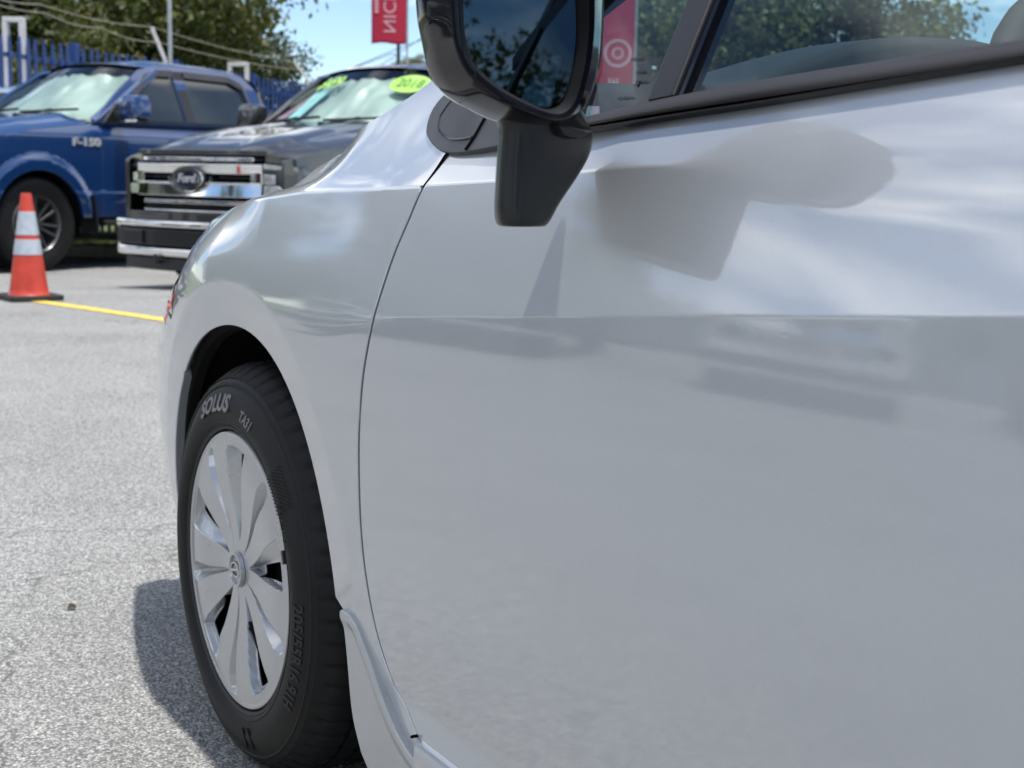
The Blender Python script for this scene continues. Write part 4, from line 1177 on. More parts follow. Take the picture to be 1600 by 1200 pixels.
# --- headlamp
hl = [(.350, .662), (.60, .663), (.86, .67), (.86, .70), (.56, .763), (.40, .781), (.325, .776), (.350, .722)]
hd = panel('headlamp', hl, lambda u, z: side_v(u, z) + .001, 'lens', car, step=.02, bstep=.01)
am = [(.42, .666), (.50, .666), (.50, .671), (.425, .672)]
panel('side_marker', am, lambda u, z: side_v(u, z) + .0035, 'amber', hd, step=.02, bstep=.006, flange=.004)
rim_ = [(.36, .690), (.372, .690), (.345, .772), (.334, .770)]
panel('headlamp', hl, lambda u, z: side_v(u, z) + .001, 'lens', car, step=.06, bstep=.03, mirror=VC)
# bumper cover above the lamp
bc = [(.33, .786), (.42, .800), (.62, .798), (.86, .775), (.86, .80), (.60, .815), (.30, .838), (.292, .836)]
bc = [(.3235, .784), (.40, .786), (.44, .782)] + [(u, zt(u)) for u in (.44, .40, .35)] + [(.296, zt(.296))]
panel('fender_front', bc, side_v, 'silver', car, step=.012, bstep=.006)

# --- upper surfaces: from the character line over to the bonnet gap and up the front pillar
GAPU = [.86, .60, .40, .25, .12, .07, -.03, -.13, -.20, -.30, -.40, -.55, -.70, -.85, -1.0, -1.3, -1.6]
GAPV = [-.34, -.215, -.188, -.176, -.172, -.165, -.146, -.127, -.116, -.110, -.112, -.128, -.150, -.170, -.192, -.236, -.272]
GAPZ = [.72, .795, .842, .868, .887, .895, .918, .944, .968, .990, 1.020, 1.093, 1.165, 1.232, 1.292, 1.384, 1.436]
def sp(xs, ys):
    xs = np.array(xs[::-1]); ys = np.array(ys[::-1])
    d = np.gradient(ys, xs)
    def f(x):
        x = float(np.clip(x, xs[0], xs[-1])); i = min(max(int(np.searchsorted(xs, x)) - 1, 0), len(xs) - 2)
        h = xs[i + 1] - xs[i]; t = (x - xs[i]) / h
        return (2 * t ** 3 - 3 * t * t + 1) * ys[i] + (t ** 3 - 2 * t * t + t) * h * d[i] + (-2 * t ** 3 + 3 * t * t) * ys[i + 1] + (t ** 3 - t * t) * h * d[i + 1]
    return f
gV = sp(GAPU, GAPV); gZ = sp(GAPU, GAPZ)
_tc = {}
def top_surf(u, t):
    u = float(u)
    if u not in _tc: _tc[u] = top_ends(u)
    v0, z0, v1, z1, T0, T1 = _tc[u]
    a = 2 * t ** 3 - 3 * t * t + 1; b_ = t ** 3 - 2 * t * t + t; c = -2 * t ** 3 + 3 * t * t; d = t ** 3 - t * t
    return (u, a * v0 + b_ * T0[0] + c * v1 + d * T1[0], a * z0 + b_ * T0[1] + c * z1 + d * T1[1])
def top_ends(u):
    z0 = float(ZU(u)); v0 = float(side_v(u, z0)); z1 = gZ(u); v1 = gV(u)
    L = math.hypot(v1 - v0, z1 - z0)
    k = float(smooth01(-u, -.05, .45))           # 0: fender top, 1: pillar foot
    ch = Vector((v1 - v0, z1 - z0)) / L
    # the wing top is nearly flat in front, then dishes before it climbs into the pillar
    kd = float(smooth01(-u, -.12, .12)); kp = float(smooth01(-u, .34, .58))
    kn = float(smooth01(u, -.05, .25))
    T0 = (ch * (1 - kn) + Vector((-.80, .55)) * kn + Vector((.0, .06))) * (1 - kd) + Vector((-.88, .44)) * kd
    T1 = (ch + Vector((-.02, -.04))) * (1 - kd) + Vector((-.52, .98)) * kd
    T0 = T0 * (1 - kp) + (ch * .6 + Vector((-.40, .90)) * .4) * kp
    T1 = T1 * (1 - kp) + (ch * .6 + Vector((-.46, .88)) * .4) * kp
    T0 *= L; T1 *= L
    return (v0, z0, v1, z1, (float(T0[0]), float(T0[1])), (float(T1[0]), float(T1[1])))
# surface is cut by the door gap on its rear side: a pillar part carries on behind it above the belt
U0 = max(p[0] + .0012 for p in gapl if p[1] > zt(p[0]) - .006)
uu = np.concatenate([np.linspace(.86, .30, 16)[:-1], np.linspace(.30, U0, 110)])
tt = np.linspace(0, 1, 36)
ft = grid_surface('fender_top', top_surf, uu, tt, 'silver', car)
# from u=-.585 back to the pillar: lower edge follows the door gap, then the belt and window line
def glass_v(z, off=0.0): return -.045 - .5 * (z - .95) + off
def belt_z(u): return float(np.interp(u, [-3.4, -2.8, -1.95, -1.395, -1.161, -.916, -.763, -.60], [1.11, 1.06, 1.012, .983, .966, .949, .939, .930]))
_gu = [p for p in gapl if p[1] > zt(p[0]) - .006]
_gx = [p[0] + .0012 for p in _gu]; _gz = [p[1] + .0003 for p in _gu]
U0 = max(_gx)                                     # where the gap crosses the character line
_px = [-1.6, -1.3, -1.0, -.85, min(_gx) - .06, min(_gx) - .02] + _gx[::-1][::-1][::1][::-1]
_ps = sorted(zip(_gx, _gz)); _ps = [(-1.6, 1.375), (-1.3, 1.325), (-1.0, 1.232), (-.85, 1.165), (_ps[0][0] - .05, .975), (_ps[0][0] - .006, _ps[0][1] + .004)] + _ps
def pillar_low(u):
    if u >= U0: return zt(u)
    return float(np.interp(u, [p[0] for p in _ps], [p[1] for p in _ps]))
def pillar_surf(u, t):
    z1 = gZ(u)
    # parameter where the full section reaches the cut height
    zc = pillar_low(u); lo_, hi_ = 0.0, 1.0
    for _ in range(22):
        m_ = (lo_ + hi_) / 2
        if top_surf(u, m_)[2] < zc: lo_ = m_
        else: hi_ = m_
    s0 = (lo_ + hi_) / 2
    return top_surf(u, s0 + (1 - s0) * t)
grid_surface('front_pillar', pillar_surf, np.concatenate([np.linspace(U0, U0 - .16, 60), np.linspace(U0 - .18, -1.6, 30)]), np.linspace(0, 1, 24), 'silver', car)
for f_, us_, ts_ in ((top_surf, np.linspace(.86, U0, 30), np.linspace(0, 1, 8)), (pillar_surf, np.linspace(U0, -1.6, 16), np.linspace(0, 1, 6))):
    grid_surface('fender_top' if f_ is top_surf else 'front_pillar', lambda a, b: (f_(a, b)[0], 2 * VC - f_(a, b)[1], f_(a, b)[2]), us_, ts_, 'silver', car)
# --- bonnet
def hood(u, t):
    v0, z0 = gV(u) - .0035, gZ(u)
    v = v0 + (VC - v0) * t
    er = float(np.interp(u, [-.2, -.12, -.05, .05, .15, .22, .30, .38, .50], [.006, .024, .038, .050, .054, .046, .030, .010, .0]))
    h = er * float(smooth01(t, -.01, .10)) + (.045 - .02 * float(smooth01(u, .1, .5))) * float(smooth01(t, .08, 1)) 
    edge = -.004 * (1 - smooth01(t, 0, .006))
    front = -.055 * float(smooth01(u, .55, .86)) * float(smooth01(t, 0, .4)) 
    return (u + .10 * float(smooth01(u, .3, .86)) * t * (2 - t) * .9, v, z0 + h + float(edge) + front)
hu = np.concatenate([np.linspace(.86, .30, 16)[:-1], np.linspace(.30, -.20, 60)])
ht = np.concatenate([[0, .004, .008, .014], np.linspace(.02, .30, 40), np.linspace(.33, 1, 20)])
grid_surface('hood', lambda u, t: hood(u, t), hu, ht, 'silver', car)
grid_surface('hood', lambda u, t: (hood(u, t)[0], 2 * VC - hood(u, t)[1], hood(u, t)[2]), hu[::3], ht[::3], 'silver', car)
# dark line of the bonnet gap
b = MB(); b.tube([(u, gV(u) - .0022, gZ(u) - .0025) for u in np.linspace(.84, -.20, 60)], .0026, 6); b.build('hood_gap', 'black', car, smooth=True)
# --- door
bt_top = [(-0.6084, 0.948), (-0.6785, 0.9534), (-0.7605, 0.9601), (-0.8307, 0.9651), (-0.954, 0.9798), (-1.0952, 0.9924), (-1.2202, 1.0005), (-1.3326, 1.0072)]
bt_bot = [(-0.6208, 0.9346), (-0.6899, 0.9404), (-0.7725, 0.9457), (-0.8412, 0.9519), (-0.9674, 0.961), (-1.1023, 0.9701), (-1.2315, 0.9805), (-1.3426, 0.9892)]
def extend(l):
    a, b_ = l[-2], l[-1]; s_ = (b_[1] - a[1]) / (b_[0] - a[0])
    return list(l) + [(-1.70, b_[1] + s_ * (-1.70 - b_[0])), (-2.6, b_[1] + s_ * (-2.6 - b_[0]) - .01)]
bt_top = catmull(extend(bt_top), .02); bt_bot = catmull(extend(bt_bot), .02)
def ip(l, u):
    xs = np.array([p[0] for p in l])[::-1]; ys = np.array([p[1] for p in l])[::-1]
    return float(np.interp(u, xs, ys))
ZB = lambda u: (ip(bt_bot, u) + .0035) if u > -1.72 else belt_z(u) + .004
dgl = [(p[0] - .0046, p[1]) for p in gapl]
door_rear = -1.74
dr = [dgl[0]]
dtop = [(u, ZB(u) - .004) for u in np.linspace(door_rear + .02, -.70, 60)]
door = [p for p in dgl] + [(gbu - .0046, gbz - .0005)] + [(u, gbz + .0003) for u in np.linspace(gbu - .02, door_rear + .06, 50)] + [(door_rear, .36), (door_rear - .01, .60), (door_rear + .02, .90)] + dtop
rowsD = [(lambda q: float(ZCL(q)), (-.006, -.0022, -.0009, 0.0, .0009, .0022, .006), (-1.74, -.50)), (lambda q: float(ZU(q)), (-.006, -.002, 0.0, .002, .006), (-1.4, -.52))]
panel('front_door', door, fender_v, 'silver', car, step=.011, bstep=.005, rows=rowsD, flange=.0045, edge=.0016)
panel('front_door', door, side_v, 'silver', car, step=.05, bstep=.02, mirror=VC)
# rear door and quarter (outside the picture, carries the car on)
rd = [(-1.752, gbz + .0005), (-1.750, .60), (-1.722, .90), (-1.722, ZB(-1.722) - .004)] + [(u, ZB(u) - .004) for u in (-2.0, -2.3, -2.6, -2.7)] + [(-2.72, .86), (-2.60, .72), (-2.36, .60), (-2.26, .40), (-2.25, gbz + .0005)]
rq = [(-2.715, ZB(-2.7) - .004), (-2.9, 1.07), (-3.2, 1.09), (-3.62, 1.06), (-3.66, .8), (-3.66, .30), (-3.5, .20), (-3.06, .20)] + [p for p in arc_pts(-2.67, .232)[::-1]][0:0] + [p for p in reversed(arc_pts(-2.67, .232)[::-1])]
rq = [(-2.735, .855), (-2.725, ZB(-2.725) - .004), (-2.9, 1.062), (-3.3, 1.09), (-3.62, 1.06), (-3.66, .8), (-3.66, .30), (-3.5, .20), (-3.06, .20)]
rq = list(reversed(rq)) + []
ar = arc_pts(-2.67, .25)
# arch from the rear foot over to the front foot
rq = [(-2.735, .855), (-2.725, ZB(-2.725) - .004), (-2.9, 1.062), (-3.3, 1.09), (-3.62, 1.06), (-3.66, .8), (-3.66, .30), (-3.5, .20), (-3.06, .20)] + list(reversed(ar)) + [(-2.27, .25), (-2.262, .40), (-2.37, .61), (-2.61, .73)]
for mm in (None, VC):
    panel('rear_door', rd, side_v, 'silver', car, step=.05, bstep=.02, mirror=mm)
    panel('rear_quarter', rq, side_v, 'silver', car, step=.05, bstep=.02, mirror=mm)
# --- sill
def sill_v(u, z):
    u = np.asarray(u, float); z = np.asarray(z, float)
    zt_ = gbz - .0006
    return fender_v(u, u * 0 + gbz) + .0045 - 30.0 * np.clip(z - (zt_ - .0165), 0, 9) ** 2 - .5 * np.clip(.245 - z, 0, 9) ** 2
sl = [(gbu - .0030, gbz - .0006), (gbu - .0025, .245), (gbu + .004, .165), (-2.28, .165), (-2.28, gbz - .0006)]
for mm in (None, VC):
    panel('sill', sl, sill_v, 'silver', car, step=.008 if mm is None else .05, bstep=.004 if mm is None else .03, mirror=mm)
    sgn = 1 if mm is None else -1
b = MB(); b.box((gbu, .0, gbz - .001), (.004, .012, .004)); b.build('sill_plug', 'black', car, bevel=.002)

# --- dark inside the gaps, wheel housing, floor
def inner(u, z): return side_v(u, z) - .022
inn = [(.30, .20), (.30, .60), (.28, .82), (-.56, .87), (-.60, .92), (-3.5, 1.0), (-3.6, .3), (-3.0, .2), (-.60, .19), (-.42, .19)] + [(1.03 * p[0], p[1] * 1.0 + .01) for p in reversed(arc_pts(0, .232))]
inn = [(-.425, .24), (-.45, .45), (-.44, .6), (-.40, .70), (-.30, .80), (-.25, .86), (-.50, .868), (-.60, .925), (-1.2, .945), (-2.6, .99), (-2.6, .80), (-2.3, .68), (-2.2, .25), (-.66, .20), (-.50, .19)]
for mm in (None, VC):
    panel('inner_structure', inn, inner, 'black', car, step=.05, bstep=.02, mirror=mm, flange=.002)
for wx in (0, -2.67):
    for mm in (0, 1):
        b = MB(); b.lathe([(ARCH + .006, -.040), (ARCH + .010, -.06), (ARCH + .012, -.31), (.12, -.32), (.0, -.32)], 40, axis='y', arc=(-.35, PI + .35))
        b.v = [(x + wx, (y if not mm else 2 * VC - y), z + .308) for x, y, z in b.v]
        b.build('wheel_liner', 'liner', car, recalc=True)
# inner arch lip, dark
b = MB(); b.lathe([(ARCH + .004, -.012), (ARCH - .007, -.018), (ARCH - .009, -.034), (ARCH + .004, -.040)], 80, axis='y', arc=(-.18, PI + .10))
b.v = [(x, y + float(side_v(x, z + .308)), z + .308) for x, y, z in b.v]; b.build('arch_lip', 'liner', car, smooth=True)
b = MB(); b.box((-1.35, VC, .30), (3.9, 1.04, .22)); b.box((-1.34, VC, .24), (1.7, 1.66, .06)); b.box((.55, VC, .42), (.5, 1.1, .35)); b.box((-.30, VC, .66), (.10, 1.55, .50)); b.box((-3.2, VC, .6), (.8, 1.4, .6))
b.build('floor_pan', 'black', car)

# --- mud flap behind the wheel
mfl = rimc_ + [(-0.643, 0.192), (-0.51, 0.138), (-0.47, 0.14), (-0.443, 0.153), (-0.426, 0.174), (-0.416, 0.213), (-0.406, 0.269), (-0.396, 0.317), (-0.39, 0.343)]
_rc = np.array(rimc_)
def flap_v(u, z):
    u = np.asarray(u, float); z = np.asarray(z, float)
    d = np.full(u.shape, 9.0)
    for i_ in range(len(_rc) - 1):
        a = _rc[i_]; ab = _rc[i_ + 1] - a; t_ = np.clip(((u - a[0]) * ab[0] + (z - a[1]) * ab[1]) / (ab @ ab), 0, 1)
        d = np.minimum(d, np.hypot(u - a[0] - t_ * ab[0], z - a[1] - t_ * ab[1]))
    return side_v(u, z) + .0015 + .0045 * smooth01(-d, -.024, -.004) + .012 * smooth01(-z, -.34, -.20)
panel('mud_flap', mfl, flap_v, 'flap', car, step=.004, bstep=.004, flange=.020, edge=.003)

# --- wheel
def make_wheel():
    w = MB(); NS = 480
    prof = [(.205, -.045), (.2135, -.020), (.2155, -.008), (.219, .0005), (.226, .0045), (.2275, .0035), (.234, .0065), (.250, .0095), (.2595, .0100), (.272, .0088), (.2785, .0065), (.2800, .0085), (.2825, .0085), (.2840, .0055), (.2900, .0015), (.2915, .0030), (.2930, .0005), (.2985, -.0075), (.3035, -.0150), (.3075, -.0210), (.3105, -.0290), (.3135, -.0400), (.3140, -.0560), (.3065, -.0568), (.3065, -.0640), (.3142, -.0650), (.3150, -.0860), (.3075, -.0868), (.3075, -.0940), (.3150, -.0950), (.3150, -.1100), (.3075, -.1108), (.3075, -.118), (.3150, -.119), (.3142, -.142), (.3065, -.143), (.3065, -.150), (.3140, -.151), (.3105, -.172), (.2985, -.196), (.27, -.212), (.22, -.20), (.205, -.16)]
    prof = [(r_, y - .0125 * float(smooth01(r_, .236, .285))) for r_, y in prof]
    m_ = len(prof); V_ = []
    for i in range(NS):
        t = 2 * PI * i / NS
        for k, (r_, y) in enumerate(prof):
            rr = r_
            ph = (i % 8)
            if 18 <= k <= 22 and ph in (0, 1): rr -= .0042          # shoulder slots
            if 15 <= k <= 17 and (i % 8) in (0, 1): rr -= .0012
            if 25 <= k <= 26 and (i + 3) % 8 in (0, 1): rr -= .005
            if 29 <= k <= 30 and (i + 6) % 8 in (0, 1): rr -= .005
            if k in (7, 8) and (int(i / NS * 360) in range(60, 62)): rr += 0
            V_.append((rr * math.cos(t), y, rr * math.sin(t)))
    F_ = [(i * m_ + k, i * m_ + k + 1, ((i + 1) % NS) * m_ + k + 1, ((i + 1) % NS) * m_ + k) for i in range(NS) for k in range(m_ - 1)]
    w.add(V_, F_)
    w.v = [(x, y, max(z + .308, .0015)) for x, y, z in w.v]
    t = w.build('wheel', 'tyre', car, smooth=True, angle=38)
    # raised lettering; angle measured clockwise from the top, seen from outside (forward = left)
    def on_side(ang0, rmid, dirn=1, lift=.0105):
        def f(x, y, z):
            a = ang0 + dirn * x / rmid; r_ = rmid + dirn * y
            return (-r_ * math.sin(a), lift - .0125 * float(smooth01(r_, .236, .285)) + z - .018 * max(0, abs(r_ - .258) - .012), .308 + r_ * math.cos(a))
        return f
    def arc_text(body, size, ang, r_, mat, spacing=1.0, bold=0.0, sy=1.0, nm='lettering'):
        V_, F_ = text_mesh(body, size, .0007, spacing=spacing, bold=bold, res=4)
        fn = on_side(R(ang), r_)
        return from_np(nm, [fn(x, y * sy, z) for x, y, z in V_], F_, mat, t, smooth=False)
    arc_text('SOLUS', .043, -14, .2535, 'tyre_text', 1.0, .0012, .82)
    arc_text('TA31', .020, 16.5, .2500, 'tyre_text', 1.0, .0004)
    arc_text('205/55R16 91H', .026, 105, .2575, 'tyre_dark', 1.02, .0006)
    arc_text('TUBELESS RADIAL', .0075, 62, .243, 'tyre_dark', 1.1)
    # stippled patch and wear bars on the sidewall
    b = MB()
    for i in range(11):
        for j in range(10):
            a = R(43 + i * 1.35 + (j % 2) * .6); r_ = .236 + j * .0036
            p = Vector((-r_ * math.sin(a), .0102 - .0125 * float(smooth01(r_, .236, .285)), .308 + r_ * math.cos(a))); b.box(p, (.0016, .0012, .0016))
    b.build('sidewall_pattern', 'tyre_dark', t)
    b = MB()
    for a_ in (161.5, 167.0):
        a = R(a_); A = Vector((-.236 * math.sin(a), .0092, .308 + .236 * math.cos(a))); B_ = Vector((-.266 * math.sin(a), .0030, .308 + .270 * math.cos(a)))
        b.bar(A, B_, .0045, .0012, (0, 1, 0))
    b.build('sidewall_bar', 'black', t)
    return t
M['tyre_dark'] = simple('tyre_lettering_dark', (0.006, 0.006, 0.006), 0.5)
wheel = make_wheel()
# wheel cover: five wide pockets with openings, five narrow slots
NR, NA = 130, 1080
rs = np.concatenate([np.linspace(.002, .2, NR - 14), np.linspace(.2025, .2125, 14)])
th = np.linspace(0, 2 * PI, NA, endpoint=False)
RR, TH = np.meshgrid(rs, th, indexing='ij')
def ss(x, a, b): return smooth01(x, a, b)
def cover_height():
    H = .013 - .012 * (RR / .21) ** 2.2 - .016 * (1 - ss(RR, .03, .075)) * 0
    dish = -.016 * ss(RR, .185, .05)
    H = H + dish
    deg = np.degrees(TH)
    hole = np.zeros_like(H, bool)
    for k in range(5):
        # wide pocket
        c = 3 + 72 * k
        d = (deg - c + 180) % 360 - 180
        arc = np.radians(d) * RR
        hw = np.interp(RR, [.0, .040, .065, .10, .15, .186, .21], [0, .0005, .007, .0165, .029, .037, .037])
        side = hw - np.abs(arc + .004 * ss(RR, .05, .18))
        rad = np.minimum(RR - .045, .190 - RR - .04 * np.abs(arc) * 0)
        m_ = ss(side, -.0003, .0022) * ss(rad, -.0005, .0035)
        floor_ = -.0125 + 0 * RR
        # the leading side of each pocket is a sloping facet, the trailing side drops straight to the opening
        slope = np.clip((arc + hw) / np.maximum(2 * hw, .002), 0, 1)
        depth = floor_ * (0.16 + .84 * np.clip(slope / .30, 0, 1))
        H = H + m_ * depth
        hole |= (d > -2.9) & (d < 8.1) & (RR > .080) & (RR < .180)
        # narrow slot
        c2 = 39 + 72 * k
        d2 = (deg - c2 + 180) % 360 - 180; arc2 = np.radians(d2) * RR
        hw2 = np.interp(RR, [0, .035, .06, .12, .175, .192, .21], [0, .0002, .0030, .0075, .0165, .013, 0])
        s2 = hw2 - np.abs(arc2)
        V2 = np.clip(s2 / np.maximum(hw2 * .85, .0005), 0, 1)
        H = H - V2 * np.interp(RR, [0, .035, .08, .17, .192, .2], [0, .003, .014, .019, .012, 0])
    # rolled rim
    H = H + .0016 * ss(RR, .2025, .206) - .012 * ss(RR, .2085, .2125) ** 2
    return H, hole
H, hole = cover_height()
Vc = np.stack([-RR * np.sin(TH), H - .004, .308 + RR * np.cos(TH)], -1).reshape(-1, 3)
idx = np.arange(len(rs) * NA).reshape(len(rs), NA)
Fc = []
for i in range(len(rs) - 1):
    for j in range(NA):
        j2 = (j + 1) % NA
        if hole[i, j] and hole[i + 1, j2] and hole[i, j2] and hole[i + 1, j]: continue
        Fc.append((idx[i, j], idx[i, j2], idx[i + 1, j2], idx[i + 1, j]))
cover = from_np('wheel_cover', Vc, Fc, 'cap_silver', wheel)
so = cover.modifiers.new('s', 'SOLIDIFY'); so.thickness = .0035; so.offset = -1
try: cover.data.set_sharp_from_angle(angle=R(16))
except Exception: pass
# hub emblem: raised oval ring with a slanting bar
b = MB(); n = 40
def ov_(a, c, y): return [(-a * math.sin(2 * PI * i / n), y, .308 + c * math.cos(2 * PI * i / n)) for i in range(n)]
y0 = -.0065
b.loft([ov_(.0275, .0275, y0), ov_(.0265, .0265, y0 + .006), ov_(.0225, .0225, y0 + .0065), ov_(.021, .021, y0 + .002)]); b.build('hub_ring', 'cap_silver', cover, smooth=True, angle=50)
b = MB(); b.lathe([(.0, y0 + .0025), (.021, y0 + .002)], 32, axis='y'); b.v = [(x, y, z + .308) for x, y, z in b.v]; b.build('hub_plate', 'cap_silver', cover, smooth=True)
b = MB(); b.loft([ov_(.0185, .0125, y0 + .002), ov_(.0180, .012, y0 + .006), ov_(.0150, .009, y0 + .006), ov_(.0145, .0085, y0 + .002)]); b.bar((.0165, y0 + .005, .308 - .004), (-.0165, y0 + .005, .308 + .004), .004, .0035, (0, 1, 0)); b.build('hub_emblem', 'satin_chrome', cover, smooth=True, angle=50)
# steel wheel and brake behind the openings
b = MB(); b.lathe([(.0, -.040), (.06, -.038), (.09, -.045), (.13, -.052), (.18, -.050), (.196, -.045), (.2, -.17)], 64, axis='y'); b.v = [(x, y, z + .308) for x, y, z in b.v]; b.build('steel_rim', 'steel_black', wheel, smooth=True, angle=45)
b = MB(); b.lathe([(.2125, -.010), (.214, -.002), (.2185, .0008), (.2175, -.01)], 96, axis='y'); b.v = [(x, y, z + .308) for x, y, z in b.v]; b.build('rim_edge', 'steel_black', wheel, smooth=True)
b = MB()
for a_ in (68.5,):
    a = R(a_); b.bar((-.2145 * math.sin(a), .003, .308 + .2145 * math.cos(a)), (-.2145 * math.sin(a + .09), .003, .308 + .2145 * math.cos(a + .09)), .005, .006, (0, 1, 0))
b.build('balance_weight', 'alloy_dark', wheel, bevel=.001)
for wx, mm in ((-2.67, 0), (-2.67, 1), (0, 1)):
    w2 = copy_tree(wheel, car)
    if mm: w2.rotation_euler = (0, 0, PI); w2.location = (wx, 2 * VC, 0)
    else: w2.location = (wx, 0, 0)

# --- belt moulding along the window
def on_glass(p, off=0.0): return (p[0], glass_v(p[1]) + off, p[1])
us_ = np.linspace(-.735, -2.55, 150)
ringsA = []; ringsB = []
for u in us_:
    zt_, zb_ = ip(bt_top, u), ip(bt_bot, u); h_ = zt_ - zb_
    zm = zb_ + h_ * .28
    # rubber upper band, gently rounded; black lip below it
    pr = []
    for k in range(9):
        s_ = k / 8; z = zm + (zt_ - zm) * s_
        pr.append((u, glass_v(z) + .005 + .0055 * math.sin(PI * min(1, .22 + s_ * .78)), z))
    ringsA.append([(u, glass_v(zm) - .006, zm)] + pr + [(u, glass_v(zt_) - .006, zt_ + .001)])
    vb = max(glass_v(zb_), float(side_v(u, zb_)))
    ringsB.append([(u, vb - .010, zb_ - .004), (u, vb + .0075, zb_ - .001), (u, vb + .0095, zb_ + .002), (u, glass_v(zm) + .0045, zm - .0008), (u, glass_v(zm) - .010, zm)])
b = MB(); b.loft(ringsA, cap0=True, cap1=True); b.build('belt_moulding', 'mould', car, smooth=True, angle=50)
b = MB(); b.loft(ringsB, cap0=True, cap1=True); b.build('belt_lip', 'gloss_black', car, smooth=True, angle=50)

# --- black corner trim in front of the divider
def surf_at(u, z):
    """v of the upper surface / window plane at (u, z)"""
    if u > -.72:
        lo_, hi_ = 0.0, 1.0
        for _ in range(22):
            m_ = (lo_ + hi_) / 2
            if top_surf(u, m_)[2] < z: lo_ = m_
            else: hi_ = m_
        return top_surf(u, (lo_ + hi_) / 2)[1]
    return glass_v(z)
tri_out = catmull([(-0.6171, 0.9339), (-0.59, 0.9332), (-0.5577, 0.9354), (-0.5224, 0.9429), (-0.4956, 0.9506), (-0.4757, 0.9591), (-0.466, 0.9722), (-0.4664, 0.9852), (-0.4794, 0.997), (-0.5021, 1.0083), (-0.5338, 1.0255), (-0.5995, 1.0654), (-0.6523, 1.0981)], .006)
def corner_v(u, z):
    u = np.asarray(u, float); z = np.asarray(z, float)
    k = smooth01(-u, .60, .74)
    return (glass_v(z) + .006) * 1.0 + 0 * k
# how far the painted surface stands off the glass plane decides the trim's seat
tri = tri_out + [(-.86, 1.045 + .05), (-1.02, 1.045 + .06)]
trim_poly = tri_out + [(-0.703, 1.1209), (-0.8287, 0.962), (-0.761, 0.9595), (-0.6791, 0.9527), (-0.6259, 0.9492)] 
trim_poly = tri_out + [(-0.7241, 1.1322), (-0.8116, 1.0194), (-0.8272, 0.9639), (-0.7725, 0.9457), (-0.6905, 0.9398)]
def trim_v(u, z):
    u = np.asarray(u, float); z = np.asarray(z, float)
    out = np.empty(u.shape)
    for i, (a, c) in enumerate(zip(u.ravel(), z.ravel())):
        s_ = surf_at(max(a, -.70), c) if a > -.70 else glass_v(c)
        s7 = surf_at(-.70, c)
        kk = float(smooth01(-a, .60, .76))
        out.flat[i] = (s_ if a > -.60 else (surf_at(max(a, -.715), c) * (1 - kk) + glass_v(c) * kk)) + .0035
    return out
panel('corner_trim', trim_poly, trim_v, 'dark_trim', car, step=.012, bstep=.006, flange=.008, edge=.0015)
grv = catmull([(-0.6244, 0.9492), (-0.6003, 0.9474), (-0.5734, 0.9476), (-0.5462, 0.9523), (-0.5231, 0.9584), (-0.5086, 0.9669), (-0.507, 0.9751), (-0.5147, 0.9869), (-0.5311, 0.999), (-0.5664, 1.0225)], .006)
inner_poly = grv + [(-0.703, 1.1209), (-0.8025, 0.988), (-0.7003, 0.9646), (-0.6345, 0.9708)]
inner_poly = grv + [(-0.6208, 1.0568), (-0.6578, 1.0138), (-0.636, 0.9721)]
panel('corner_inset', inner_poly, lambda u, z: trim_v(u, z) + .0012, 'satin_black', car, step=.012, bstep=.006, flange=.004, edge=.0015)
b = MB(); b.tube([(p[0], float(trim_v(np.array([p[0]]), np.array([p[1]]))[0]) + .0008, p[1]) for p in grv[::2]], .0016, 6); b.build('corner_groove', 'gloss_black', car, smooth=True)
gl_ = [(-0.6201, 0.9353), (-0.6295, 0.9499), (-0.6359, 0.9707), (-0.6578, 1.0138)]
b = MB(); b.tube([(p[0], float(trim_v(np.array([p[0]]), np.array([p[1]]))[0]) + .0006, p[1]) for p in gl_], .0018, 6); b.build('corner_gap', 'black', car, smooth=True)

# --- divider bar, side glass
zroof = lambda u: float(np.interp(u, [-3.3, -2.9, -2.3, -1.75, -1.3, -1.0], [1.18, 1.30, 1.405, 1.41, 1.355, 1.262]))
dv = [(-0.9326, 0.9775), (-0.926, 1.0775), (-0.9683, 1.0734), (-0.9691, 0.981)]
kx = (dv[1][0] - dv[0][0]) / (dv[1][1] - dv[0][1]); 
dvt = 1.19
dv = [dv[0], (dv[0][0] + kx * (dvt - dv[0][1]), dvt), (dv[3][0] + kx * (dvt - dv[3][1]), dvt), dv[3]]
b = MB()
b.prism(dv, lambda a, c: (a, glass_v(c) - .020, c), lambda a, c: (a, glass_v(c) + .0055, c)); b.build('window_divider', 'satin_black', car, bevel=.003, smooth=True)
b = MB(); m0 = [dv[3], (dv[3][0] - .009, dv[3][1]), (dv[2][0] - .009, dv[2][1]), dv[2]]
b.prism(m0, lambda a, c: (a, glass_v(c) - .016, c), lambda a, c: (a, glass_v(c) + .001, c)); b.build('glass_channel', 'gloss_black', car)
def gp_(l, name, mat='side_glass', off=-.004):
    b = MB(); V_ = [(u, glass_v(z) + off, z) for u, z in l]; b.add(V_, [tuple(range(len(V_)))])
    return b.build(name, mat, car, recalc=False)
zl = lambda u: belt_z(u) - .015
gp_([(-.70, zl(-.7)), (-.70, 1.0), (-.86, 1.15), (-1.05, 1.27), (dv[1][0] - .02, 1.30), (dv[1][0], dvt), (dv[0][0] - .012, zl(-1.0))], 'quarter_glass')
gp_([(dv[3][0] + .012, zl(-1.0)), (dv[2][0] + .012, dvt), (-1.16, zroof(-1.16) + .012), (-1.35, zroof(-1.35) + .01), (-1.74, zroof(-1.74) + .01), (-1.76, zl(-1.76))], 'door_glass')
gp_([(-1.80, zl(-1.8)), (-1.78, zroof(-1.78)), (-2.3, zroof(-2.3)), (-2.72, zroof(-2.72) - .02), (-2.76, zl(-2.76))], 'rear_door_glass')
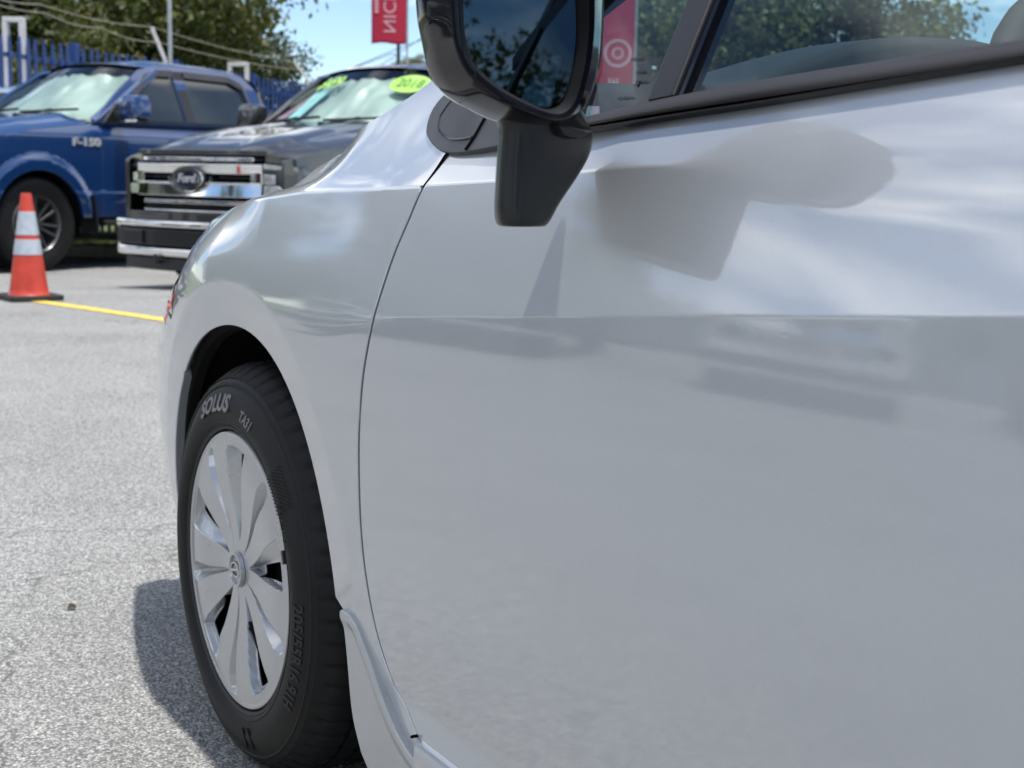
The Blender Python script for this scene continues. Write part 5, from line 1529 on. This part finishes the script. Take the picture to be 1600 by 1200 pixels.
for l, nm in (([(-.74, zl(-.74)), (-.74, 1.03), (-.86, 1.15), (-1.16, zroof(-1.16)), (-1.35, zroof(-1.35)), (-1.74, zroof(-1.74)), (-1.76, zl(-1.76))], 'door_glass'), ([(-1.80, zl(-1.8)), (-1.78, zroof(-1.78)), (-2.3, zroof(-2.3)), (-2.72, zroof(-2.72) - .02), (-2.76, zl(-2.76))], 'rear_door_glass')):
    b = MB(); V_ = [(u, 2 * VC - glass_v(z) + .004, z) for u, z in l]; b.add(V_, [tuple(range(len(V_)))]); b.build(nm, 'side_glass', car, recalc=False)
# window etching on the quarter glass
e_ = [(-0.8892, 1.0152), (-0.8948, 1.0076), (-0.9021, 0.9976), (-0.9089, 0.9884), (-0.8874, 0.9832), (-0.8791, 1.0206)]
def etch(body, size, at_, nm='etching'):
    V_, F_ = text_mesh(body, size, 0)
    Vn = []
    for x, y, z in V_:
        u = at_[0] - x; zz2 = at_[1] + y * .9; Vn.append((u, glass_v(zz2) - .0028, zz2))
    from_np(nm, Vn, F_, 'etch', car, smooth=False)
# etched maker's marks: short rows of ticks, too small to read in the photograph
b = MB()
for (cx_, cz_), n_, w_ in ((e_[5], 7, .0016), (e_[1], 5, .0013), (e_[2], 6, .0013), (e_[4], 9, .0012)):
    for i in range(n_):
        h_ = .0022 + .0012 * ((i * 7) % 3) / 2
        b.box((cx_ - (i - n_ / 2) * .0030, glass_v(cz_) - .0026, cz_), (w_, .0002, h_))
tx = [(-0.8955, 0.9997), (-0.8944, 0.9944)]
b.bar(on_glass(tx[0], -.0026), on_glass(tx[1], -.0026), .004, .0003, (0, 1, 0))
b.build('glass_etching', 'etch', car)

# --- roof, windshield, rear glass, trunk
def roof(u, t):
    z0 = zroof(u) if u < -1.0 else zroof(-1.0); z0 += .02
    v0 = glass_v(z0) - .0
    if u > -1.6: k = (u + 1.6) / .6; v0 = v0 * (1 - k) + gV(u) * k; z0 = z0 * (1 - k) + gZ(u) * k
    v = v0 + (VC - v0) * t
    return (u, v, z0 + .045 * (1 - (1 - t) ** 2.5))
ru = np.linspace(-1.30, -3.0, 24)
for mm in (0, 1):
    grid_surface('roof', lambda u, t: (roof(u, t)[0], roof(u, t)[1] if not mm else 2 * VC - roof(u, t)[1], roof(u, t)[2]), ru, np.linspace(0, 1, 12), 'silver', car)
def ws(u, t):
    v0, z0 = gV(u) - .012, gZ(u) - .004
    v = v0 + (VC - v0) * t
    return (u + .20 * (1 - (1 - t) ** 2) * float(smooth01(-u, 1.5, .2)), v, z0 + .028 * (1 - (1 - t) ** 2))
for mm in (0, 1):
    grid_surface('windshield', lambda u, t: (ws(u, t)[0], ws(u, t)[1] if not mm else 2 * VC - ws(u, t)[1], ws(u, t)[2]), np.linspace(-.22, -1.30, 22), np.linspace(0, 1, 12), 'windshield', car)
grid_surface('rear_window', lambda s_, t: (-3.0 - .42 * s_, -.34 + (2 * (VC + .34)) * t + (-.0) , 1.34 - .26 * s_ + .03 * math.sin(PI * t)), np.linspace(0, 1, 4), np.linspace(0, 1, 8), 'dark_glass', car)
grid_surface('trunk_lid', lambda s_, t: (-3.42 - .24 * s_, -.06 + (2 * (VC + .06)) * t, 1.08 - .02 * s_ + .02 * math.sin(PI * t)), np.linspace(0, 1, 4), np.linspace(0, 1, 8), 'silver', car)
b = MB(); b.box((-3.64, VC, .66), (.05, 1.62, .84)); b.build('rear_bumper', 'silver', car, bevel=.02)
# black inner face of the near pillar and headliner
ring_in = []
b = MB()
for u in np.linspace(-.52, -1.35, 20):
    v1, z1 = gV(u), gZ(u)
    k = float(smooth01(-u, .5, 1.0))
    ring_in.append([(u, v1 - .006, z1 - .016), (u + .01, v1 - .045, z1 - .004), (u - .005, v1 - .060 , z1 - .03), (u - .03, v1 - .020, z1 - .072), (u - .03, v1 + .010 - .0 * k, z1 - .075)])
b.loft(ring_in); b.build('pillar_trim', 'interior', car, smooth=True, angle=50)
b = MB(); b.v = []; b.loft([[(p[0], 2 * VC - p[1], p[2]) for p in r_] for r_ in ring_in]); b.build('pillar_trim', 'interior', car, smooth=True, angle=50)
b = MB(); b.box((-2.15, VC, 1.385), (1.75, 1.05, .03)); b.build('headliner', 'fabric', car)
for uB in (-1.77, -2.76):
    for mm in (0, 1):
        b = MB(); w_ = .045
        l = [(uB + w_, .98), (uB + w_, 1.42), (uB - w_, 1.42), (uB - w_, .98)]
        b.prism(l, lambda a, c: (a, (glass_v(c) - .03) if not mm else 2 * VC - glass_v(c) + .03, c), lambda a, c: (a, (glass_v(c) + .002) if not mm else 2 * VC - glass_v(c) - .002, c)); b.build('door_pillar', 'satin_black', car)
# roof rail over the doors
for mm in (0, 1):
    b = MB(); rr_ = []
    for u in np.linspace(-1.0, -2.95, 30):
        z = zroof(u); v = glass_v(z); 
        q = [(u, v + .006, z - .022), (u, v + .004, z + .006), (u, v - .03, z + .022), (u, v - .06, z - .01)]
        rr_.append(q if not mm else [(a, 2 * VC - b_, c) for a, b_, c in q])
    b.loft(rr_, cap0=True, cap1=True); b.build('roof_rail', 'satin_black', car)

# --- interior: dashboard with the instrument hood, steering wheel, seats
def dash(a, t):
    """a runs from the windshield base back to the driver, t across the car"""
    ve = -.165 + .085 * a
    v = ve + (2 * VC - 2 * ve) * t
    u = -.34 - .50 * a
    z = .998 + .014 * math.sin(PI * t) + .004 * a
    hump = math.exp(-((v + .47) / .17) ** 4) * float(smooth01(a, .25, .80))
    z += .052 * hump
    z += -.14 * float(smooth01(a, .93, 1.0))
    return (u - .10 * hump * a, v, z)
grid_surface('dashboard', dash, np.concatenate([np.linspace(0, .9, 24), np.linspace(.92, 1, 8)]), np.linspace(0, 1, 90), 'dash', car)
b = MB(); b.box((-.72, VC, .82), (.28, 1.5, .30)); b.build('dashboard_lower', 'interior', car)
b = MB()
for i in range(4): b.bar((-.50 - i * .014, -.16, 1.022), (-.47 - i * .014, -.27, 1.026), .004, .004)
b.build('air_vent', 'black', car)
b = MB(); b.lathe([(.0, 0)], 3); b = MB()
path = []
for i in range(41):
    t = 2 * PI * i / 40; path.append((.185 * math.cos(t), .185 * math.sin(t), 0))
b.tube(path, .015, 10)
b.bar((-.17, 0, 0), (.17, 0, 0), .03, .02); b.bar((0, 0, 0), (0, -.17, 0), .03, .02); b.box((0, 0, -.01), (.14, .12, .05))
mt = Matrix.Rotation(R(90), 4, 'Z') 
st = b.build('steering_wheel', 'interior', car, smooth=True, angle=50)
st.location = (-1.155, -.47, .925); st.rotation_euler = (R(0), R(-64), 0)
for v_ in (-.47, 2 * VC + .47):
    b = MB(); b.box((-1.55, v_, .55), (.50, .50, .16)); b.box((-1.88, v_, .86), (.14, .48, .62), Matrix.Rotation(R(-14), 3, 'Y')); b.box((-1.98, v_, 1.24), (.10, .26, .17)); b.build('seat', 'fabric', car, bevel=.04, segs=3, smooth=True)
b = MB(); b.box((-2.65, VC, .72), (.5, 1.3, .5)); b.box((-2.9, VC, 1.0), (.14, 1.3, .32)); b.build('rear_seat', 'fabric', car, bevel=.04)
for mm in (0, 1):
    v_ = -.075 if not mm else 2 * VC + .075
    b = MB(); b.box((-1.30, v_, .70), (1.0, .03, .50)); b.box((-1.28, v_ - (.0 if not mm else -.0), .948), (1.05, .035, .02)); b.build('door_card', 'interior', car)

# --- door mirror
mir = bpy.data.objects.new('door_mirror', None); col.objects.link(mir); mir.parent = car; mir.empty_display_size = .1
sil = [(0.189, 1.048), (0.187, 1.032), (0.183, 1.017), (0.178, 0.998), (0.17, 0.983), (0.156, 0.972), (0.135, 0.963), (0.112, 0.955), (0.083, 0.951), (0.056, 0.953), (0.035, 0.961), (0.025, 0.971), (0.018, 0.985), (0.012, 1.005), (0.01, 1.029), (0.01, 1.062)]
top_ = [(p[0], 2 * 1.058 - p[1] + .012) for p in (sil[13], sil[11], sil[9], sil[6], sil[4], sil[2])]
vs0 = np.array([p[0] for p in sil]); 
vmax, vmin = max(vs0), min(vs0)
topc = [(vmin + .002, 1.085), (vmin + .012, 1.107), (vmin + .04, 1.120), (vmin + .10, 1.126), (vmax - .040, 1.118), (vmax - .014, 1.098), (vmax - .002, 1.075)]
shell = catmull(sil + topc + [sil[0]], .004)[:-1]
rimp = [(0.188, 1.043), (0.186, 1.024), (0.183, 1.009), (0.176, 0.994), (0.165, 0.983), (0.149, 0.974), (0.129, 0.966), (0.111, 0.96), (0.094, 0.956), (0.079, 0.956), (0.068, 0.963), (0.061, 0.975), (0.057, 0.989), (0.053, 1.006), (0.051, 1.028), (0.051, 1.054)]
rmin, rmax = min(p[0] for p in rimp), max(p[0] for p in rimp)
topr = [(rmin + .002, 1.080), (rmin + .014, 1.103), (rmin + .04, 1.113), (rmin + .10, 1.118), (rmax - .035, 1.108), (rmax - .012, 1.090), (rmax - .002, 1.068)]
rimc = catmull(rimp + topr + [rimp[0]], .004)[:-1]
glp = [(0.166, 1.046), (0.165, 1.028), (0.161, 1.007), (0.154, 0.997), (0.138, 0.985), (0.12, 0.976), (0.104, 0.97), (0.087, 0.965), (0.077, 0.966), (0.07, 0.971), (0.066, 0.978), (0.063, 0.988), (0.059, 1.006), (0.057, 1.029), (0.058, 1.055)]
gmin, gmax = min(p[0] for p in glp), max(p[0] for p in glp)
topg = [(gmin + .002, 1.072), (gmin + .014, 1.091), (gmin + .04, 1.099), (gmin + .09, 1.102), (gmax - .03, 1.096), (gmax - .010, 1.082), (gmax - .001, 1.064)]
glc = catmull(glp + topg + [glp[0]], .004)[:-1]
def rs_(poly, n=160):
    P = np.array(poly + [poly[0]]); d = np.concatenate([[0], np.cumsum(np.linalg.norm(np.diff(P, axis=0), axis=1))])
    s_ = np.linspace(0, d[-1], n, endpoint=False)
    return np.stack([np.interp(s_, d, P[:, 0]), np.interp(s_, d, P[:, 1])], 1)
SH, RM, GL = rs_(shell), rs_(rimc), rs_(glc)
def align(A, B_):
    k = min(range(len(B_)), key=lambda q: np.sum((np.roll(B_, -q, 0) - A) ** 2)); return np.roll(B_, -k, 0)
RM = align(SH, RM); GL = align(RM, GL)
cS = SH.mean(0)
def ring3(P, u): return [(u + 0.0, float(p[0]), float(p[1])) for p in P]
def shr(P, k, sz, dv_=0, dz_=0): return np.stack([vmin + (P[:, 0] - vmin) * k + dv_, cS[1] + (P[:, 1] - cS[1]) * sz + dz_], 1)
def scl(P, s_, dv_=0, dz_=0): return np.stack([cS[0] + (P[:, 0] - cS[0]) * s_ + dv_, cS[1] + (P[:, 1] - cS[1]) * s_ + dz_], 1)
b = MB()
rings = [ring3(RM * .5 + GL * .5, -.996), ring3(RM * .86 + GL * .14, -1.001), ring3(RM, -1.0), ring3(RM * .7 + SH * .3, -.990), ring3(RM * .25 + SH * .75, -.968), ring3(SH, -.945), ring3(shr(SH, .93, .985, .002), -.925), ring3(shr(SH, .82, .94, .005), -.900), ring3(shr(SH, .69, .85, .010), -.880), ring3(shr(SH, .50, .66, .018), -.866), ring3(shr(SH, .27, .38, .028), -.859), ring3(shr(SH, .06, .08, .038), -.857)]
b.loft(rings, cap1=True)
b.build('mirror_housing', 'gloss_black', mir, smooth=True, angle=60)
b = MB(); b.loft([ring3(RM * .5 + GL * .5, -.996), ring3(RM * .2 + GL * .8, -.990), ring3(GL, -.978), ring3(GL, -.935)], cap1=True); b.build('mirror_bezel', 'satin_black', mir, smooth=True, angle=50)
# glass: flat, tipped slightly up and inwards
b = MB(); gc = GL.mean(0)
G2 = np.stack([gc[0] + (GL[:, 0] - gc[0]) * .985, gc[1] + (GL[:, 1] - gc[1]) * .985], 1)
b.add([(-.972 + .195 * (p[0] - gc[0]) + .035 * (p[1] - gc[1]), float(p[0]), float(p[1])) for p in G2], [tuple(range(len(G2)))])
mg = b.build('mirror_glass', 'mirror_glass', mir)
# seam between upper cap and lower shell
# stalk
def stalk_ring(z):
    r_ = lambda *a: float(np.interp(z, *a))
    zs_ = [.866, .872, .885, .900, .926, .945, .957, .972]
    inv = r_(zs_, [.052, .047, .040, .028, .008, .004, .012, .02])
    outv = r_(zs_, [.117, .1195, .1200, .1195, .1180, .1165, .1185, .138])
    ub = -.962; uf = -.865
    return [(ub + .012, outv - .006, z), (ub, outv - .014, z), (ub - .002, (outv + inv) / 2 + .006, z), (ub + .002, inv + .020, z), (ub + .012, inv + .008, z), (-.928 + .004, inv - .004, z), (-.89, inv - .020, z), (uf, inv - .03, z), (uf, (inv + outv) / 2 - .05, z), (uf + .002, outv - .060, z), (-.885, outv - .044, z), (-.915, outv - .025, z)]
b = MB()
zz_ = [.8658, .8659, .8668, .8685, .873, .885, .90, .915, .93, .942, .952, .962, .972]
rr_ = []
for k, z in enumerate(zz_):
    q = stalk_ring(z); c = Vector((sum(p[0] for p in q) / 12, sum(p[1] for p in q) / 12, z))
    s_ = [.90, .93, .975, 1.0, 1, 1, 1, 1, 1, 1, 1, 1.0, 1.02][k]
    rr_.append([tuple(c + (Vector(p) - c) * s_) for p in q])
b.loft(rr_, cap0=True, cap1=True)
b.build('mirror_stalk', 'stalk_black', mir, smooth=True, sub=2)
b = MB(); b.prism([(.030, .948), (.066, .953), (.060, .944), (.045, .941)], lambda a, c: (-.955, a, c), lambda a, c: (-.973, a, c)); b.build('mirror_hinge', 'dark_trim', mir, bevel=.002)
mm_ = [mir]
# mirror of the far side
mir2 = bpy.data.objects.new('door_mirror', None); col.objects.link(mir2); mir2.parent = car; mir2.empty_display_size = .1
for ch in list(mir.children): mirrored(ch, VC, mir2)

# ------------------------------------------------------------------ traffic cone on the line
cp = Vector((*[(-3.26, 9.53)][0], 0))
cone = empty('traffic_cone', cp, R(38)); tag(cone, 'orange traffic cone with two grey reflective bands on a black base', 'traffic cone')
b = MB(); b.prism([(-.165, -.178), (.165, -.178), (.178, -.165), (.178, .165), (.165, .178), (-.165, .178), (-.178, .165), (-.178, -.165)], lambda a, c: (a, c, 0.004), lambda a, c: (a, c, .038)); b.build('cone_base', 'rubber_base', cone, bevel=.006)
def cr_at(z): return .1300 + (.0335 - .1300) * (z - .036) / (.71 - .036)
prof = [(.14, .036), (cr_at(.05), .05)] + [(cr_at(z), z) for z in np.linspace(.08, .695, 20)] + [(.034, .703), (.031, .71), (.020, .711), (.019, .64)]
b = MB(); b.lathe(prof, 48); b.build('cone_body', 'orange', cone, smooth=True)
for z0, z1 in ((.435, .588), (.305, .405)):
    b = MB(); b.lathe([(cr_at(z0), z0 - .001), (cr_at(z0) + .0028, z0), (cr_at(z1) + .0028, z1), (cr_at(z1), z1 + .001)], 48); b.build('reflective_band', 'reflective', cone, smooth=True)
b = MB(); b.tube([(.012, -.035, .655), (.012, -.037, .655)], .009, 12); b.build('hole', 'black', cone)
# small bits lying on the asphalt
dx_, dy_ = [(-0.9, 2.83)][0]
b = MB(); b.add([(-.010, -.004, .002), (0, -.007, .006), (.010, .003, .004), (.004, .010, .009), (-.006, .006, .012), (0, 0, .014)], [(0, 1, 5), (1, 2, 5), (2, 3, 5), (3, 4, 5), (4, 0, 5), (0, 4, 3, 2, 1)])
o = b.build('leaf_scrap', 'bark'); o.location = (dx_, dy_, 0); tag(o, 'tiny dark dry leaf scrap lying on the asphalt left of the wheel', 'leaf')
V_ = []; F_ = []
for i in range(2600):
    y = 1.6 + 7.5 * rng.random() ** 1.6; x = -y * .36 + rng.random() * (y * .36 + .1) ; s = rng.uniform(.0012, .0042) * (1 if rng.random() < .93 else 1.8)
    b_ = len(V_); a = rng.uniform(0, 6)
    for k in range(4): V_.append((x + s * math.cos(a + k * PI / 2) * rng.uniform(.7, 1.2), y + s * math.sin(a + k * PI / 2) * rng.uniform(.7, 1.2), .0003))
    V_.append((x, y, s * .8))
    F_ += [(b_, b_ + 1, b_ + 4), (b_ + 1, b_ + 2, b_ + 4), (b_ + 2, b_ + 3, b_ + 4), (b_ + 3, b_, b_ + 4)]
g = from_np('gravel', V_, F_, 'concrete', smooth=False); tag(g, 'loose pale grit scattered over the asphalt', kind='stuff')
M_done = True
